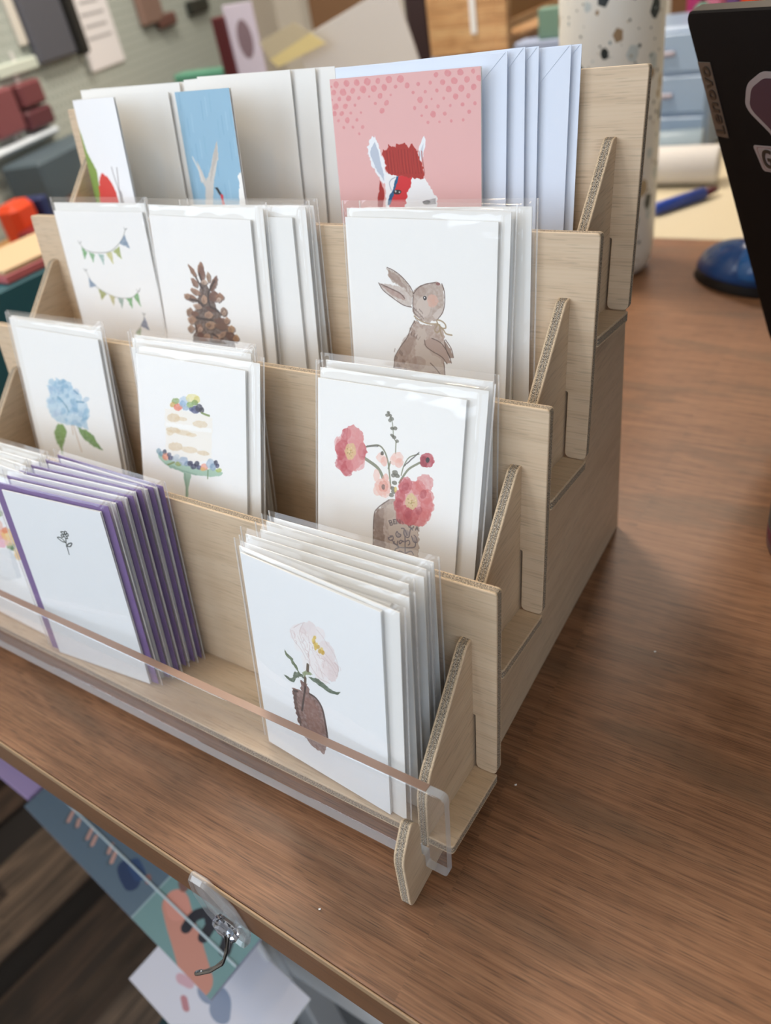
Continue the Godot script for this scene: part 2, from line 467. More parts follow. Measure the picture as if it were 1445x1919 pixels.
# ------------------------------------------------------------------ printing on cards
const PRINTS := {
	"goat": [0xe0b0ae, 611, [
		[0xd8898c,0.9,-1,[21,14,9,1,-1,8]],
		[0xd8898c,0.9,-1,[58,13,10,1,-1,8]],
		[0xd8898c,0.9,-1,[93,13,10,1,-1,8]],
		[0xd8898c,0.9,-1,[129,13,11,1,-1,9]],
		[0xd8898c,0.9,-1,[165,13,8,1,-1,7]],
		[0xd8898c,0.9,-1,[201,12,10,1,-1,8]],
		[0xd8898c,0.9,-1,[238,13,11,1,-1,9]],
		[0xd8898c,0.9,-1,[10,33,9,0,-1,7]],
		[0xd8898c,0.9,-1,[43,34,11,1,-1,9]],
		[0xd8898c,0.9,-1,[77,32,9,0,-1,7]],
		[0xd8898c,0.9,-1,[113,31,11,1,-1,9]],
		[0xd8898c,0.9,-1,[149,31,10,1,-1,8]],
		[0xd8898c,0.9,-1,[184,30,9,1,-1,8]],
		[0xd8898c,0.9,-1,[221,30,6,0,0,5]],
		[0xd8898c,0.9,-1,[258,29,8,0,0,7]],
		[0xd8898c,0.9,-1,[28,50,7,0,-1,6]],
		[0xd8898c,0.9,-1,[61,50,9,0,-1,7]],
		[0xd8898c,0.9,-1,[97,51,6,0,-1,5]],
		[0xd8898c,0.9,-1,[132,49,4,0,0,3]],
		[0xd8898c,0.9,-1,[169,49,8,0,-1,7]],
		[0xd8898c,0.9,-1,[204,49,4,0,0,3]],
		[0xd8898c,0.9,-1,[13,69,10,0,-1,8]],
		[0xd8898c,0.9,-1,[47,69,9,0,-1,7]],
		[0xd8898c,0.9,-1,[81,68,5,0,0,4]],
		[0xd8898c,0.9,-1,[151,67,5,0,0,4]],
		[0xd8898c,0.9,-1,[189,67,8,0,-1,7]],
		[0xd8898c,0.9,-1,[6,86,8,0,-1,7]],
		[0xd8898c,0.9,-1,[32,87,8,0,-1,6]],
		[0xd8898c,0.9,-1,[64,87,5,0,0,4]],
		[0xd8898c,0.9,-1,[100,87,4,0,0,3]],
		[0xd8898c,0.9,-1,[172,86,8,0,-1,7]],
		[0xd8898c,0.9,-1,[18,105,5,0,-1,4]],
		[0xd8898c,0.9,-1,[50,105,9,0,-1,8]],
		[0xd8898c,0.9,-1,[84,105,5,0,0,5]],
		[0xd8898c,0.9,-1,[35,123,5,0,0,4]],
		[0xd8898c,0.9,-1,[68,123,5,0,0,4]],
		[0xd8898c,0.9,-1,[102,124,6,0,-1,5]],
		[0xd8898c,0.9,-1,[88,141,4,0,0,4]],
		[0xd8898c,0.9,-1,[3,18,4,0,0,3]],
		[0xd8898c,0.9,-1,[1,51,4,0,0,3]],
		[0xd8898c,0.9,-1,[349,10,7,0,0,6]],
		[0xd8898c,0.9,-1,[384,9,10,1,0,8]],
		[0xd8898c,0.9,-1,[421,9,9,1,0,8]],
		[0xd8898c,0.9,-1,[458,9,6,0,0,6]],
		[0xd8898c,0.9,-1,[474,25,8,1,0,7]],
		[0xd8898c,0.9,-1,[330,27,5,0,0,5]],
		[0xd8898c,0.9,-1,[368,28,8,0,0,7]],
		[0xd8898c,0.9,-1,[403,27,10,1,0,8]],
		[0xd8898c,0.9,-1,[440,26,8,0,0,7]],
		[0xd8898c,0.9,-1,[293,28,6,0,0,5]],
		[0xd8898c,0.9,-1,[350,46,5,0,0,5]],
		[0xd8898c,0.9,-1,[386,45,9,0,0,8]],
		[0xd8898c,0.9,-1,[423,45,9,0,0,8]],
		[0xd8898c,0.9,-1,[459,44,8,0,0,7]],
		[0xd8898c,0.9,-1,[276,47,5,0,0,4]],
		[0xd8898c,0.9,-1,[314,47,5,0,0,4]],
		[0xd8898c,0.9,-1,[406,63,8,0,0,7]],
		[0xd8898c,0.9,-1,[443,63,6,0,0,6]],
		[0xd8898c,0.9,-1,[297,65,9,0,0,8]],
		[0xd8898c,0.9,-1,[333,65,3,0,0,3]],
		[0xd8898c,0.9,-1,[370,65,4,0,0,4]],
		[0xd8898c,0.9,-1,[279,84,5,0,0,5]],
		[0xd8898c,0.9,-1,[316,83,5,0,0,5]],
		[0xd8898c,0.9,-1,[352,83,5,0,0,5]],
		[0xd8898c,0.9,-1,[389,83,4,0,0,4]],
		[0xd8898c,0.9,-1,[426,82,6,0,0,5]],
		[0xd8898c,0.9,-1,[462,81,5,0,0,5]],
		[0xd8898c,0.9,-1,[300,103,4,0,0,3]],
		[0xd8898c,0.9,-1,[336,101,9,0,0,8]],
		[0xd8898c,0.9,-1,[372,101,6,0,0,5]],
		[0xd8898c,0.9,-1,[445,100,6,0,0,5]],
		[0xd8898c,0.9,-1,[319,120,5,0,0,4]],
		[0xd8898c,0.9,-1,[355,120,4,0,0,3]],
		[0xd8898c,0.9,-1,[391,119,4,0,0,4]],
		[0xd8898c,0.9,-1,[427,118,4,0,0,4]],
		[0xeceef0,1,0,[166,278,157,255,179,242,239,246,299,256,313,273,322,289,337,305,341,313,340,342,165,345]],
		[0xe9edf2,1,0,[139,147,123,160,113,180,117,204,131,234,150,263,168,278,175,245,167,213,157,188,149,162]],
		[0xb9c3d2,1,0,[138,164,126,178,122,200,136,231,155,255,165,267,159,229,153,194,145,173]],
		[0xe9edf2,1,0,[307,152,297,162,286,184,281,199,294,218,302,196,309,172]],
		[0xc3cbd6,0.9,0,[303,169,294,184,288,199,294,212,299,193]],
		[0xa22a24,1,0,[149,263,161,288,161,309,151,345,136,345,137,311,144,295]],
		[0xcf2f34,1,0,[214,252,263,257,256,275,242,297,229,344,171,345,194,294]],
		[0x1f5a86,1,0,[217,252,208,254,169,331,181,331]],
		[0xa8312a,1,0,[168,185,184,182,185,172,211,179,213,168,232,172,240,168,253,183,264,170,279,190,293,221,301,246,298,259,279,261,239,255,198,250,179,246,172,226,166,200]],
		[0x7a1c1a,0.45,2.9,[179,189,181,213,184,245]],
		[0x7a1c1a,0.45,2.9,[189,188,191,214,194,246]],
		[0x7a1c1a,0.45,2.9,[199,187,201,214,204,246]],
		[0x7a1c1a,0.45,2.9,[209,187,211,214,214,246]],
		[0x7a1c1a,0.45,2.9,[219,186,221,214,224,246]],
		[0x7a1c1a,0.45,2.9,[229,185,230,214,234,246]],
		[0x7a1c1a,0.45,2.9,[239,185,240,214,244,246]],
		[0x7a1c1a,0.45,2.8,[249,186,250,214,254,246]],
		[0x7a1c1a,0.45,2.8,[258,187,260,214,263,246]],
		[0x7a1c1a,0.45,2.8,[268,188,269,215,273,246]],
		[0x7a1c1a,0.45,2.8,[277,189,279,215,283,246]],
		[0x7a1c1a,0.45,2.8,[287,190,288,215,292,246]],
		[0x7a1c1a,0.45,2.8,[296,191,298,215,302,246]],
		[0xc24a38,0.4,2.3,[185,187,186,242]],
		[0xc24a38,0.4,2.3,[197,187,199,242]],
		[0xc24a38,0.4,2.3,[209,187,211,242]],
		[0xc24a38,0.4,2.3,[222,187,223,242]],
		[0xc24a38,0.4,2.3,[234,188,236,243]],
		[0xc24a38,0.4,2.3,[246,188,248,243]],
		[0xc24a38,0.4,2.3,[258,188,260,243]],
		[0xc24a38,0.4,2.3,[270,188,272,243]],
		[0xc24a38,0.4,2.3,[282,188,285,243]],
		[0xc24a38,0.4,2.2,[294,189,296,243]],
		[0x2a2326,1,-1,[207,296,14,0,-1,7]],
		[0xe8e8ea,0.9,-1,[202,294,3,0,0,3]],
		[0xe8e8ea,0.9,-1,[215,296,3,0,0,2]],
		[0x9aa3b4,0.9,2.4,[203,257,190,262,182,273,187,291]],
		[0x8f8c90,0.9,0,[290,320,308,316,335,311,336,326,316,329,296,328]],
		[0x3b3a3c,0.9,-1,[305,322,13,0,0,5]],
	]],
	"rabbit": [0xf1f1ef, 648, [
		[0xa89486,0.9,0,[136,131,137,153,154,172,188,186,216,208,223,198,207,175,184,154,161,139]],
		[0x8f7468,0.6,0,[139,135,140,154,159,171,193,183,211,202,198,177,170,153]],
		[0xbfb0a6,0.9,0,[105,176,118,194,147,213,186,231,214,235,219,211,197,189,173,182,149,179]],
		[0xa17f74,0.7,0,[114,183,133,197,162,212,194,220,192,205,163,195,136,185]],
		[0x5e473f,0.7,3.6,[112,179,148,190,177,200,192,213]],
		[0xa99487,0.95,0,[221,196,235,180,264,168,292,161,314,164,321,187,321,219,314,243,295,266,271,276,243,271,221,252,219,227]],
		[0xd6c9bf,0.7,-1,[253,233,24,-2,-1,29]],
		[0x9d8578,0.5,-1,[245,189,19,-1,0,14]],
		[0xd9a996,0.8,-1,[284,213,18,-1,0,18]],
		[0xd9cfc8,0.7,0,[281,254,309,228,318,235,314,247,295,265]],
		[0xa58d7f,0.95,0,[224,274,252,284,290,279,313,286,323,320,327,348,319,387,322,426,142,439,152,391,171,358,197,325,211,294]],
		[0xcabdb1,0.75,0,[232,294,257,292,263,324,251,340,279,367,310,376,318,409,239,424,221,370]],
		[0x937b6f,0.55,0,[152,391,171,360,202,324,218,295,227,318,211,362,190,399,163,430,143,437]],
		[0x9c8478,0.55,-1,[230,399,30,-4,-1,22]],
		[0xa08a7d,0.6,-1,[202,342,21,8,-16,24]],
		[0xad968a,1,0,[255,328,280,319,308,330,332,358,342,382,329,388,312,369,279,355,258,345]],
		[0x9f897d,1,0,[321,320,341,343,349,368,338,370,325,347]],
		[0x55423b,0.75,2.9,[255,327,260,344,279,356,312,370,329,388]],
		[0x55423b,0.75,2.9,[280,319,310,330,334,359,343,384]],
		[0x55423b,0.75,2.8,[321,320,327,348,339,371]],
		[0x55423b,0.75,2.8,[325,319,343,342,350,367]],
		[0x55423b,0.75,2.9,[224,274,211,294,197,325,171,358,152,391,145,439]],
		[0x55423b,0.75,2.8,[223,197,238,180,264,168,294,162]],
		[0x55423b,0.75,2.7,[314,164,322,187,322,221,314,245,297,265]],
		[0x55423b,0.75,2.8,[221,203,219,229,222,252]],
		[0x55423b,0.75,2.8,[136,131,160,139,185,154,210,177,222,198]],
		[0x55423b,0.75,2.9,[105,176,119,195,148,213,186,232,214,236]],
		[0x55423b,0.75,2.9,[319,387,322,421]],
		[0x55423b,0.75,3,[274,393,293,408,307,423]],
		[0x4f3c36,0.6,2.1,[222,237,227,244]],
		[0x4f3c36,0.6,2.1,[240,239,244,245]],
		[0x4f3c36,0.6,2.1,[229,242,233,249]],
		[0x4f3c36,0.6,2.1,[246,244,251,251]],
		[0x4f3c36,0.6,2.1,[235,247,240,254]],
		[0x4f3c36,0.6,2.1,[224,251,229,258]],
		[0x4f3c36,0.6,2.1,[242,253,246,260]],
		[0x4f3c36,0.6,2.1,[231,256,235,263]],
		[0x4f3c36,0.6,2.1,[248,258,253,265]],
		[0x4f3c36,0.6,2.1,[237,262,242,269]],
		[0x4f3c36,0.6,2.2,[226,266,231,273]],
		[0x4f3c36,0.6,2.1,[244,267,248,274]],
		[0x4f3c36,0.6,2.2,[233,271,237,278]],
		[0x4f3c36,0.6,2.2,[221,275,226,282]],
		[0x5e483f,0.5,2.3,[153,364,150,374]],
		[0x5e483f,0.5,2.3,[180,374,176,383]],
		[0x5e483f,0.5,2.3,[160,389,157,398]],
		[0x5e483f,0.5,2.3,[187,399,183,408]],
		[0x5e483f,0.5,2.3,[167,414,164,423]],
		[0x5e483f,0.5,2.3,[194,423,191,433]],
		[0x5e483f,0.5,2.3,[177,372,174,381]],
		[0x5e483f,0.5,2.3,[158,387,154,396]],
		[0x5e483f,0.5,2.3,[184,397,181,406]],
		[0x5e483f,0.5,2.3,[165,412,161,421]],
		[0x5e483f,0.5,2.3,[191,421,188,431]],
		[0x5e483f,0.5,2.3,[175,370,171,379]],
		[0x5e483f,0.5,2.3,[155,385,152,395]],
		[0x5e483f,0.5,2.3,[182,395,178,404]],
		[0x5e483f,0.5,2.3,[162,410,159,419]],
		[0x5e483f,0.5,2.3,[189,419,186,429]],
		[0x5e483f,0.5,2.3,[172,368,169,377]],
		[0x5e483f,0.5,2.3,[153,383,149,393]],
		[0x5e483f,0.5,2.3,[179,393,176,402]],
		[0x5e483f,0.5,2.3,[160,408,156,417]],
		[0x5e483f,0.5,2.3,[186,418,183,427]],
		[0x5e483f,0.5,2.3,[170,366,166,376]],
		[0x5e483f,0.4,2.2,[215,306,208,316]],
		[0x5e483f,0.4,2.2,[213,308,211,318]],
		[0x5e483f,0.4,2.2,[211,310,214,319]],
		[0x5e483f,0.4,2.2,[224,310,217,320]],
		[0x5e483f,0.4,2.2,[222,312,219,322]],
		[0x5e483f,0.4,2.2,[220,314,222,323]],
		[0x5e483f,0.4,2.2,[232,314,225,325]],
		[0x5e483f,0.4,2.2,[230,316,228,326]],
		[0x5e483f,0.4,2.2,[228,318,231,327]],
		[0x5e483f,0.4,2.2,[241,319,234,329]],
		[0x2d2a2c,1,-1,[259,207,6,0,0,6]],
		[0xffffff,1,-1,[258,206,2,0,0,2]],
		[0x8a5a55,1,-1,[302,165,7,0,0,4]],
		[0xa99478,0.95,4.3,[223,261,243,272,271,278,300,276]],
		[0xa18d70,0.9,4.2,[300,276,297,265,313,267,324,275,325,285,313,286,302,277]],
		[0xa18d70,0.9,4.2,[300,277,290,294,299,300,308,286,302,278]],
		[0xa18d70,0.9,4.2,[304,279,318,291,327,301,345,303]],
		[0xa18d70,0.9,4.2,[306,278,308,297,314,310]],
	]],
	"vase": [0xf1f1ef, 675, [
		[0xa9968c,0.95,0,[257,319,218,354,205,383,204,440,207,542,365,517,357,378,321,374,288,356,278,314]],
		[0xcfc2b6,0.8,0,[246,340,282,320,311,359,353,379,363,517,272,524,261,435]],
		[0x7d695f,0.7,0,[205,388,218,359,239,348,239,418,260,527,207,542]],
		[0x8b776c,0.5,-1,[224,396,17,-4,1,26]],
		[0xb9a79c,0.6,-1,[247,365,28,-6,1,17]],
		[0x5a4a44,0.7,3.5,[255,321,218,354,205,383,205,471,206,515]],
		[0x6b6266,0.85,3.6,[257,386,262,397]],
		[0x6b6266,0.85,3.6,[257,386,264,383,266,389,260,392]],
		[0x6b6266,0.85,3.6,[260,392,267,389,269,395,262,398]],
		[0x6b6266,0.85,3.6,[272,379,274,391]],
		[0x6b6266,0.85,3.6,[272,379,279,377]],
		[0x6b6266,0.85,3.6,[273,385,278,384]],
		[0x6b6266,0.85,3.6,[274,391,280,389]],
		[0x6b6266,0.85,3.6,[284,388,284,375,292,385,292,374]],
		[0x6b6266,0.85,3.6,[296,385,297,372,305,382]],
		[0x6b6266,0.85,3.5,[322,383,325,389]],
		[0x6b6266,0.85,3.5,[330,383,328,389,334,390,339,388,340,384]],
		[0x6b6266,0.85,3.5,[347,393,351,382,355,392]],
		[0x6b6266,0.85,3.5,[348,389,353,388]],
		[0x6c6874,0.8,3.6,[315,441,313,422,317,486]],
		[0x6c6874,0.8,3.6,[300,399,309,398,309,414,317,422,326,419,329,401,332,392,337,395]],
		[0x6c6874,0.8,3.5,[313,401,320,416]],
		[0x6c6874,0.8,3.6,[286,412,282,421,287,429,296,426,299,419,291,417,286,412]],
		[0x6c6874,0.8,3.6,[268,433,257,440,264,445,273,440,272,430,263,432]],
		[0x6c6874,0.8,3.6,[269,443,281,452,293,459,311,457,343,448,349,437,347,427]],
		[0x6c6874,0.8,3.6,[293,459,288,450,290,441]],
		[0x6c6874,0.8,3.6,[288,454,275,452,278,446]],
		[0x6c6874,0.8,3.6,[293,462,283,468,280,480]],
		[0x6c6874,0.8,3.6,[295,448,301,444,306,437,310,438]],
		[0x6c6874,0.8,3.5,[335,415,342,430,353,429,350,415,343,410]],
		[0x6c6874,0.8,3.6,[315,437,326,430,330,439,325,445]],
		[0x6c6874,0.8,3.6,[299,447,294,444,300,436,307,439]],
		[0x6c6874,0.8,3.6,[312,474,298,471,289,480]],
		[0x6c6874,0.8,3.6,[319,472,335,462,344,470]],
		[0x85808c,0.5,-1,[317,410,9,-2,0,10]],
		[0x85808c,0.5,-1,[291,422,6,-2,0,6]],
		[0x8e8996,0.5,-1,[344,422,7,-2,0,8]],
		[0x7d8068,0.85,10,[169,213,205,228,221,241,231,258]],
		[0x7d8068,0.85,4.9,[173,177,212,166,233,178,247,208,254,247,259,283]],
		[0x7d8068,0.85,6,[350,192,318,215,301,238,287,263]],
		[0x7d8068,0.85,3.4,[271,144,271,180]],
		[0x7d8068,0.85,2.7,[243,67,255,88,260,111,263,134,273,148]],
		[0x7d8068,0.85,4.8,[255,207,249,228]],
		[0x7d8068,0.85,3.3,[346,168,316,183,300,210,292,240]],
		[0x5e5d50,0.85,-1,[243,67,5,2,-2,4]],
		[0x5e5d50,0.85,-1,[239,75,6,2,-3,4]],
		[0x5e5d50,0.85,-1,[250,74,5,2,-2,4]],
		[0x5e5d50,0.85,-1,[254,83,7,2,-3,5]],
		[0x5e5d50,0.85,-1,[248,89,5,2,-2,4]],
		[0x5e5d50,0.85,-1,[257,110,6,2,-3,4]],
		[0x5e5d50,0.85,-1,[267,108,6,2,-3,5]],
		[0x5e5d50,0.85,-1,[258,130,6,2,-2,4]],
		[0x5e5d50,0.85,-1,[264,134,7,2,-3,5]],
		[0x5e5d50,0.85,-1,[275,143,5,2,-2,4]],
		[0x5e5d50,0.85,-1,[272,236,9,3,-4,7]],
		[0x5e5d50,0.85,-1,[279,244,8,2,-3,6]],
		[0x5e5d50,0.85,-1,[266,245,7,2,-3,6]],
		[0x5e5d50,0.85,-1,[271,266,8,2,-3,6]],
		[0x5e5d50,0.85,-1,[265,284,8,2,-3,6]],
		[0x5e5d50,0.85,-1,[268,294,7,2,-3,6]],
		[0x5e5d50,0.85,-1,[262,305,8,2,-3,6]],
		[0x4a4746,0.7,2.7,[300,212,304,206]],
		[0x4a4746,0.7,2.7,[304,208,308,201]],
		[0x4a4746,0.7,2.7,[309,203,313,197]],
		[0x4a4746,0.7,2.7,[313,199,317,193]],
		[0x4a4746,0.7,2.7,[317,195,321,188]],
		[0x4a4746,0.7,2.7,[321,190,325,184]],
		[0x4a4746,0.7,2.7,[325,186,329,180]],
		[0x4a4746,0.7,2.7,[330,182,334,175]],
		[0x4a4746,0.7,2.7,[334,177,338,171]],
		[0x4a4746,0.7,2.6,[338,173,342,167]],
		[0x4a4746,0.7,2.6,[342,169,346,163]],
		[0x4a4746,0.6,2.8,[174,177,177,173]],
		[0x4a4746,0.6,2.8,[179,176,182,172]],
		[0x4a4746,0.6,2.8,[183,175,187,171]],
		[0x4a4746,0.6,2.8,[188,174,191,170]],
		[0x4a4746,0.6,2.8,[193,173,196,170]],
		[0x4a4746,0.6,2.8,[197,172,201,169]],
		[0x4a4746,0.6,2.8,[202,172,205,168]],
		[0x4a4746,0.6,2.8,[207,171,210,167]],
		[0x4a4746,0.6,2.8,[211,170,214,166]],
		[0xd4888a,0.9,0,[126,120,146,127,164,146,166,174,175,193,166,223,149,243,129,256,107,279,86,268,69,254,72,228,60,200,68,174,90,162,92,145,110,127]],
		[0xd98e8e,0.62,-1,[148,153,15,-6,7,21]],
		[0xb8444e,0.62,-1,[101,154,16,2,-8,21]],
		[0xd98e8e,0.62,-1,[77,181,18,-3,0,19]],
		[0xb8444e,0.62,-1,[159,193,15,-3,1,25]],
		[0xd98e8e,0.62,-1,[127,156,20,-6,8,34]],
		[0xb8444e,0.62,-1,[87,196,22,1,-8,26]],
		[0xd98e8e,0.62,-1,[147,185,17,0,-5,28]],
		[0xb8444e,0.62,-1,[92,237,26,3,-11,29]],
		[0xd98e8e,0.62,-1,[145,233,25,-9,5,22]],
		[0xb8444e,0.62,-1,[107,255,22,-2,-2,25]],
		[0xd98e8e,0.62,-1,[124,231,22,-4,1,29]],
		[0xb8444e,0.62,-1,[82,215,16,-3,0,19]],
		[0xd9c08a,0.95,-1,[117,201,20,-4,0,26]],
		[0x8c7a3e,0.8,-1,[117,201,2,0,0,2]],
		[0xe7d9a8,0.8,-1,[116,202,2,0,0,2]],
		[0xb79250,0.8,-1,[117,198,2,0,0,2]],
		[0x8c7a3e,0.8,-1,[119,204,2,0,0,2]],
		[0xe7d9a8,0.8,-1,[113,201,2,0,0,2]],
		[0xb79250,0.8,-1,[121,197,2,0,0,2]],
		[0x8c7a3e,0.8,-1,[115,209,2,0,0,2]],
		[0xe7d9a8,0.8,-1,[113,194,2,0,0,2]],
		[0xb79250,0.8,-1,[125,203,2,0,0,2]],
		[0x8c7a3e,0.8,-1,[108,207,2,0,0,2]],
		[0xe7d9a8,0.8,-1,[121,189,2,0,0,2]],
		[0xb79250,0.8,-1,[120,214,2,0,0,2]],
		[0x8c7a3e,0.8,-1,[106,195,2,0,0,2]],
		[0xe7d9a8,0.8,-1,[130,195,2,0,0,2]],
		[0xd4888a,0.9,0,[306,246,325,250,351,249,365,265,390,271,393,292,399,303,394,333,379,357,367,379,340,379,312,383,288,369,282,349,272,334,274,316,280,299,288,264]],
		[0xcf6a6a,0.62,-1,[368,249,29,-6,1,27]],
		[0xb84650,0.62,-1,[307,267,22,1,-6,26]],
		[0xcf6a6a,0.62,-1,[349,265,22,-4,1,21]],
		[0xb84650,0.62,-1,[291,301,18,-4,1,21]],
		[0xcf6a6a,0.62,-1,[375,286,25,-5,1,22]],
		[0xb84650,0.62,-1,[287,331,17,-4,1,22]],
		[0xcf6a6a,0.62,-1,[381,314,22,-5,1,25]],
		[0xb84650,0.62,-1,[307,356,26,3,-10,31]],
		[0xcf6a6a,0.62,-1,[356,355,30,-7,1,25]],
		[0xb84650,0.62,-1,[329,355,25,-6,1,30]],
		[0xcf6a6a,0.62,-1,[375,340,19,-4,1,21]],
		[0xd8c795,0.95,-1,[329,310,20,-4,1,24]],
		[0x8c7a3e,0.8,-1,[329,310,2,0,0,2]],
		[0xe7d9a8,0.8,-1,[329,311,2,0,0,2]],
		[0xb79250,0.8,-1,[329,308,2,0,0,2]],
		[0x8c7a3e,0.8,-1,[331,313,2,0,0,2]],
		[0xe7d9a8,0.8,-1,[325,310,2,0,0,2]],
		[0xb79250,0.8,-1,[333,306,2,0,0,2]],
		[0x8c7a3e,0.8,-1,[328,317,2,0,0,2]],
		[0xe7d9a8,0.8,-1,[326,304,2,0,0,2]],
		[0xb79250,0.8,-1,[337,312,2,0,0,2]],
		[0x8c7a3e,0.8,-1,[321,316,2,0,0,2]],
		[0xe7d9a8,0.8,-1,[333,299,2,0,0,2]],
		[0xb79250,0.8,-1,[333,322,2,0,0,2]],
		[0x8c7a3e,0.8,-1,[318,305,2,0,0,2]],
		[0xe7d9a8,0.8,-1,[342,304,2,0,0,2]],
		[0xa23a48,0.5,-1,[307,271,10,1,-5,14]],
		[0xa23a48,0.5,-1,[287,327,10,1,-5,14]],
		[0xa23a48,0.5,-1,[366,281,10,1,-4,14]],
		[0xa23a48,0.5,-1,[320,353,10,1,-5,14]],
		[0xa23a48,0.5,-1,[355,333,10,1,-4,14]],
		[0xb0414e,0.95,-1,[372,181,23,-4,1,22]],
		[0x8e2c3a,0.6,-1,[362,187,12,-2,1,16]],
		[0xc76a70,0.6,-1,[383,171,9,-2,1,11]],
		[0x3a3238,1,-1,[374,180,6,-1,0,8]],
		[0xefc0b2,0.7,-1,[277,190,20,-4,1,17]],
		[0xe9ab9c,0.7,-1,[284,205,14,-3,1,14]],
		[0xefc0b2,0.7,-1,[264,201,11,-2,1,14]],
		[0xefc0b2,0.7,-1,[222,200,15,-3,1,15]],
		[0xe9ab9c,0.7,-1,[234,210,11,-2,1,15]],
		[0xe9ab9c,0.7,-1,[232,287,27,-5,1,26]],
		[0xefc0b2,0.7,-1,[210,256,11,-2,1,20]],
		[0xe9ab9c,0.7,-1,[241,258,11,-2,0,13]],
		[0xefc0b2,0.7,-1,[240,304,16,-3,1,14]],
		[0xefc0b2,0.7,-1,[216,300,16,-3,1,17]],
		[0xd98a7a,0.6,-1,[235,284,17,-3,1,17]],
		[0x6d5a55,0.9,-1,[234,286,6,-1,0,8]],
		[0x444136,0.9,-1,[227,187,6,-1,0,6]],
		[0xd9bb55,0.8,-1,[275,286,5,-1,0,9]],
	]],
	"cake": [0xf2f2f0, 668, [
		[0xf3efe6,1,0,[124,167,169,160,247,162,322,161,338,167,329,302,267,322,178,330,118,319]],
		[0xf7f6f1,1,0,[125,211,335,199,333,213,263,219,124,224]],
		[0xd2b68a,0.6,-1,[162,191,30,-2,-4,15]],
		[0xdcc49c,0.6,-1,[197,189,29,-2,-2,7]],
		[0xdcc49c,0.6,-1,[283,193,33,-2,-3,12]],
		[0xd2b68a,0.6,-1,[159,233,35,-2,-2,10]],
		[0xdcc49c,0.6,-1,[204,234,39,-2,-2,9]],
		[0xdcc49c,0.6,-1,[243,235,24,-2,-2,7]],
		[0xd2b68a,0.6,-1,[165,288,35,-3,-4,15]],
		[0xdcc49c,0.6,-1,[230,287,39,-3,-3,11]],
		[0xd2b68a,0.6,-1,[293,287,28,-2,-2,8]],
		[0xdcc49c,0.6,-1,[143,244,15,-1,-3,11]],
		[0xa9c7b3,1,0,[69,314,80,335,97,352,135,366,196,370,265,368,328,360,373,347,378,335,343,333,266,342,167,347,116,336]],
		[0x86a893,0.7,0,[97,352,135,366,196,370,265,368,260,364,196,363,141,355]],
		[0x9dbca8,1,0,[198,371,235,369,231,386,219,415,213,469,201,472,206,418,198,393]],
		[0x7f9f8a,0.6,5.7,[205,373,208,410,206,463]],
		[0x7f9a52,0.85,-1,[176,134,19,-3,-1,10]],
		[0xc9a24a,0.85,-1,[162,148,13,-2,-1,9]],
		[0xe5735a,0.85,-1,[187,152,21,-3,-1,12]],
		[0xb9cde0,0.85,-1,[215,128,25,-4,-1,15]],
		[0x8fb0cf,0.85,-1,[209,138,15,-2,-1,11]],
		[0xe9e0a0,0.85,-1,[252,114,28,-4,-1,15]],
		[0xd9d078,0.85,-1,[273,115,14,-2,-1,12]],
		[0x6f9048,0.85,-1,[264,126,14,-2,0,9]],
		[0x86a860,0.85,-1,[241,137,16,-2,-1,11]],
		[0x92aec6,0.85,-1,[221,150,15,-2,0,8]],
		[0x323a66,0.85,-1,[264,149,20,-3,-1,13]],
		[0x2a2a3c,0.85,-1,[281,141,16,-2,-1,13]],
		[0x232330,0.85,-1,[293,146,11,-2,0,10]],
		[0x454d7a,0.85,-1,[247,150,11,-2,0,7]],
		[0x8ba3b0,0.85,-1,[84,319,13,-2,-1,11]],
		[0x6e93a0,0.85,-1,[96,326,13,-2,-1,10]],
		[0x3a4050,0.85,-1,[113,316,10,-2,-1,9]],
		[0xe58a68,0.85,-1,[117,331,18,-3,-1,13]],
		[0x33395c,0.85,-1,[141,332,14,-3,-1,8]],
		[0x45506a,0.85,-1,[133,321,10,-2,-1,8]],
		[0xa9bac4,0.85,-1,[163,333,17,-3,-1,13]],
		[0x8c9a4a,0.85,-1,[177,345,17,-3,0,8]],
		[0x9fb3c8,0.85,-1,[200,331,22,-4,-1,16]],
		[0x7d95b0,0.85,-1,[217,337,14,-3,-1,10]],
		[0x232640,0.85,-1,[232,334,13,-2,-1,10]],
		[0x2a2e4c,0.85,-1,[247,341,14,-3,-1,10]],
		[0x1f2238,0.85,-1,[262,329,12,-2,-1,10]],
		[0x3a3f66,0.85,-1,[271,340,11,-2,0,8]],
		[0xec9a84,0.85,-1,[296,333,17,-3,-1,12]],
		[0xe7b26a,0.85,-1,[288,342,13,-2,0,7]],
		[0xa5bacd,0.85,-1,[323,317,19,-4,-1,17]],
		[0x86a0b8,0.85,-1,[334,326,14,-3,0,12]],
		[0x20233a,0.85,-1,[348,309,9,-2,0,9]],
		[0x2b3052,0.85,-1,[354,318,9,-2,0,8]],
		[0xa9bb5a,0.85,-1,[360,332,14,-3,0,7]],
		[0xc9d2d8,0.85,-1,[168,322,15,-3,-1,9]],
		[0x7d9050,0.9,6.6,[292,155,311,158,325,159]],
		[0x6f8a5a,0.8,4.8,[312,341,309,370]],
		[0x7d8a4a,0.8,5.8,[125,358,157,343]],
	]],
	"hydrangea": [0xf0f0ee, 682, [
		[0xa9c8dc,0.9,0,[188,176,210,187,245,178,275,189,280,212,322,224,319,251,349,262,348,305,322,332,322,370,274,361,232,365,184,369,137,365,105,353,92,327,102,288,127,253,116,218,165,208]],
		[0x7fb0cf,0.55,-1,[228,314,-24,17,-8,-5]],
		[0xc3dae8,0.55,-1,[176,283,-16,7,-5,-9]],
		[0x93bcd6,0.55,-1,[301,339,-21,16,-8,-4]],
		[0xa7bfd8,0.55,-1,[154,227,1,10,-14,4]],
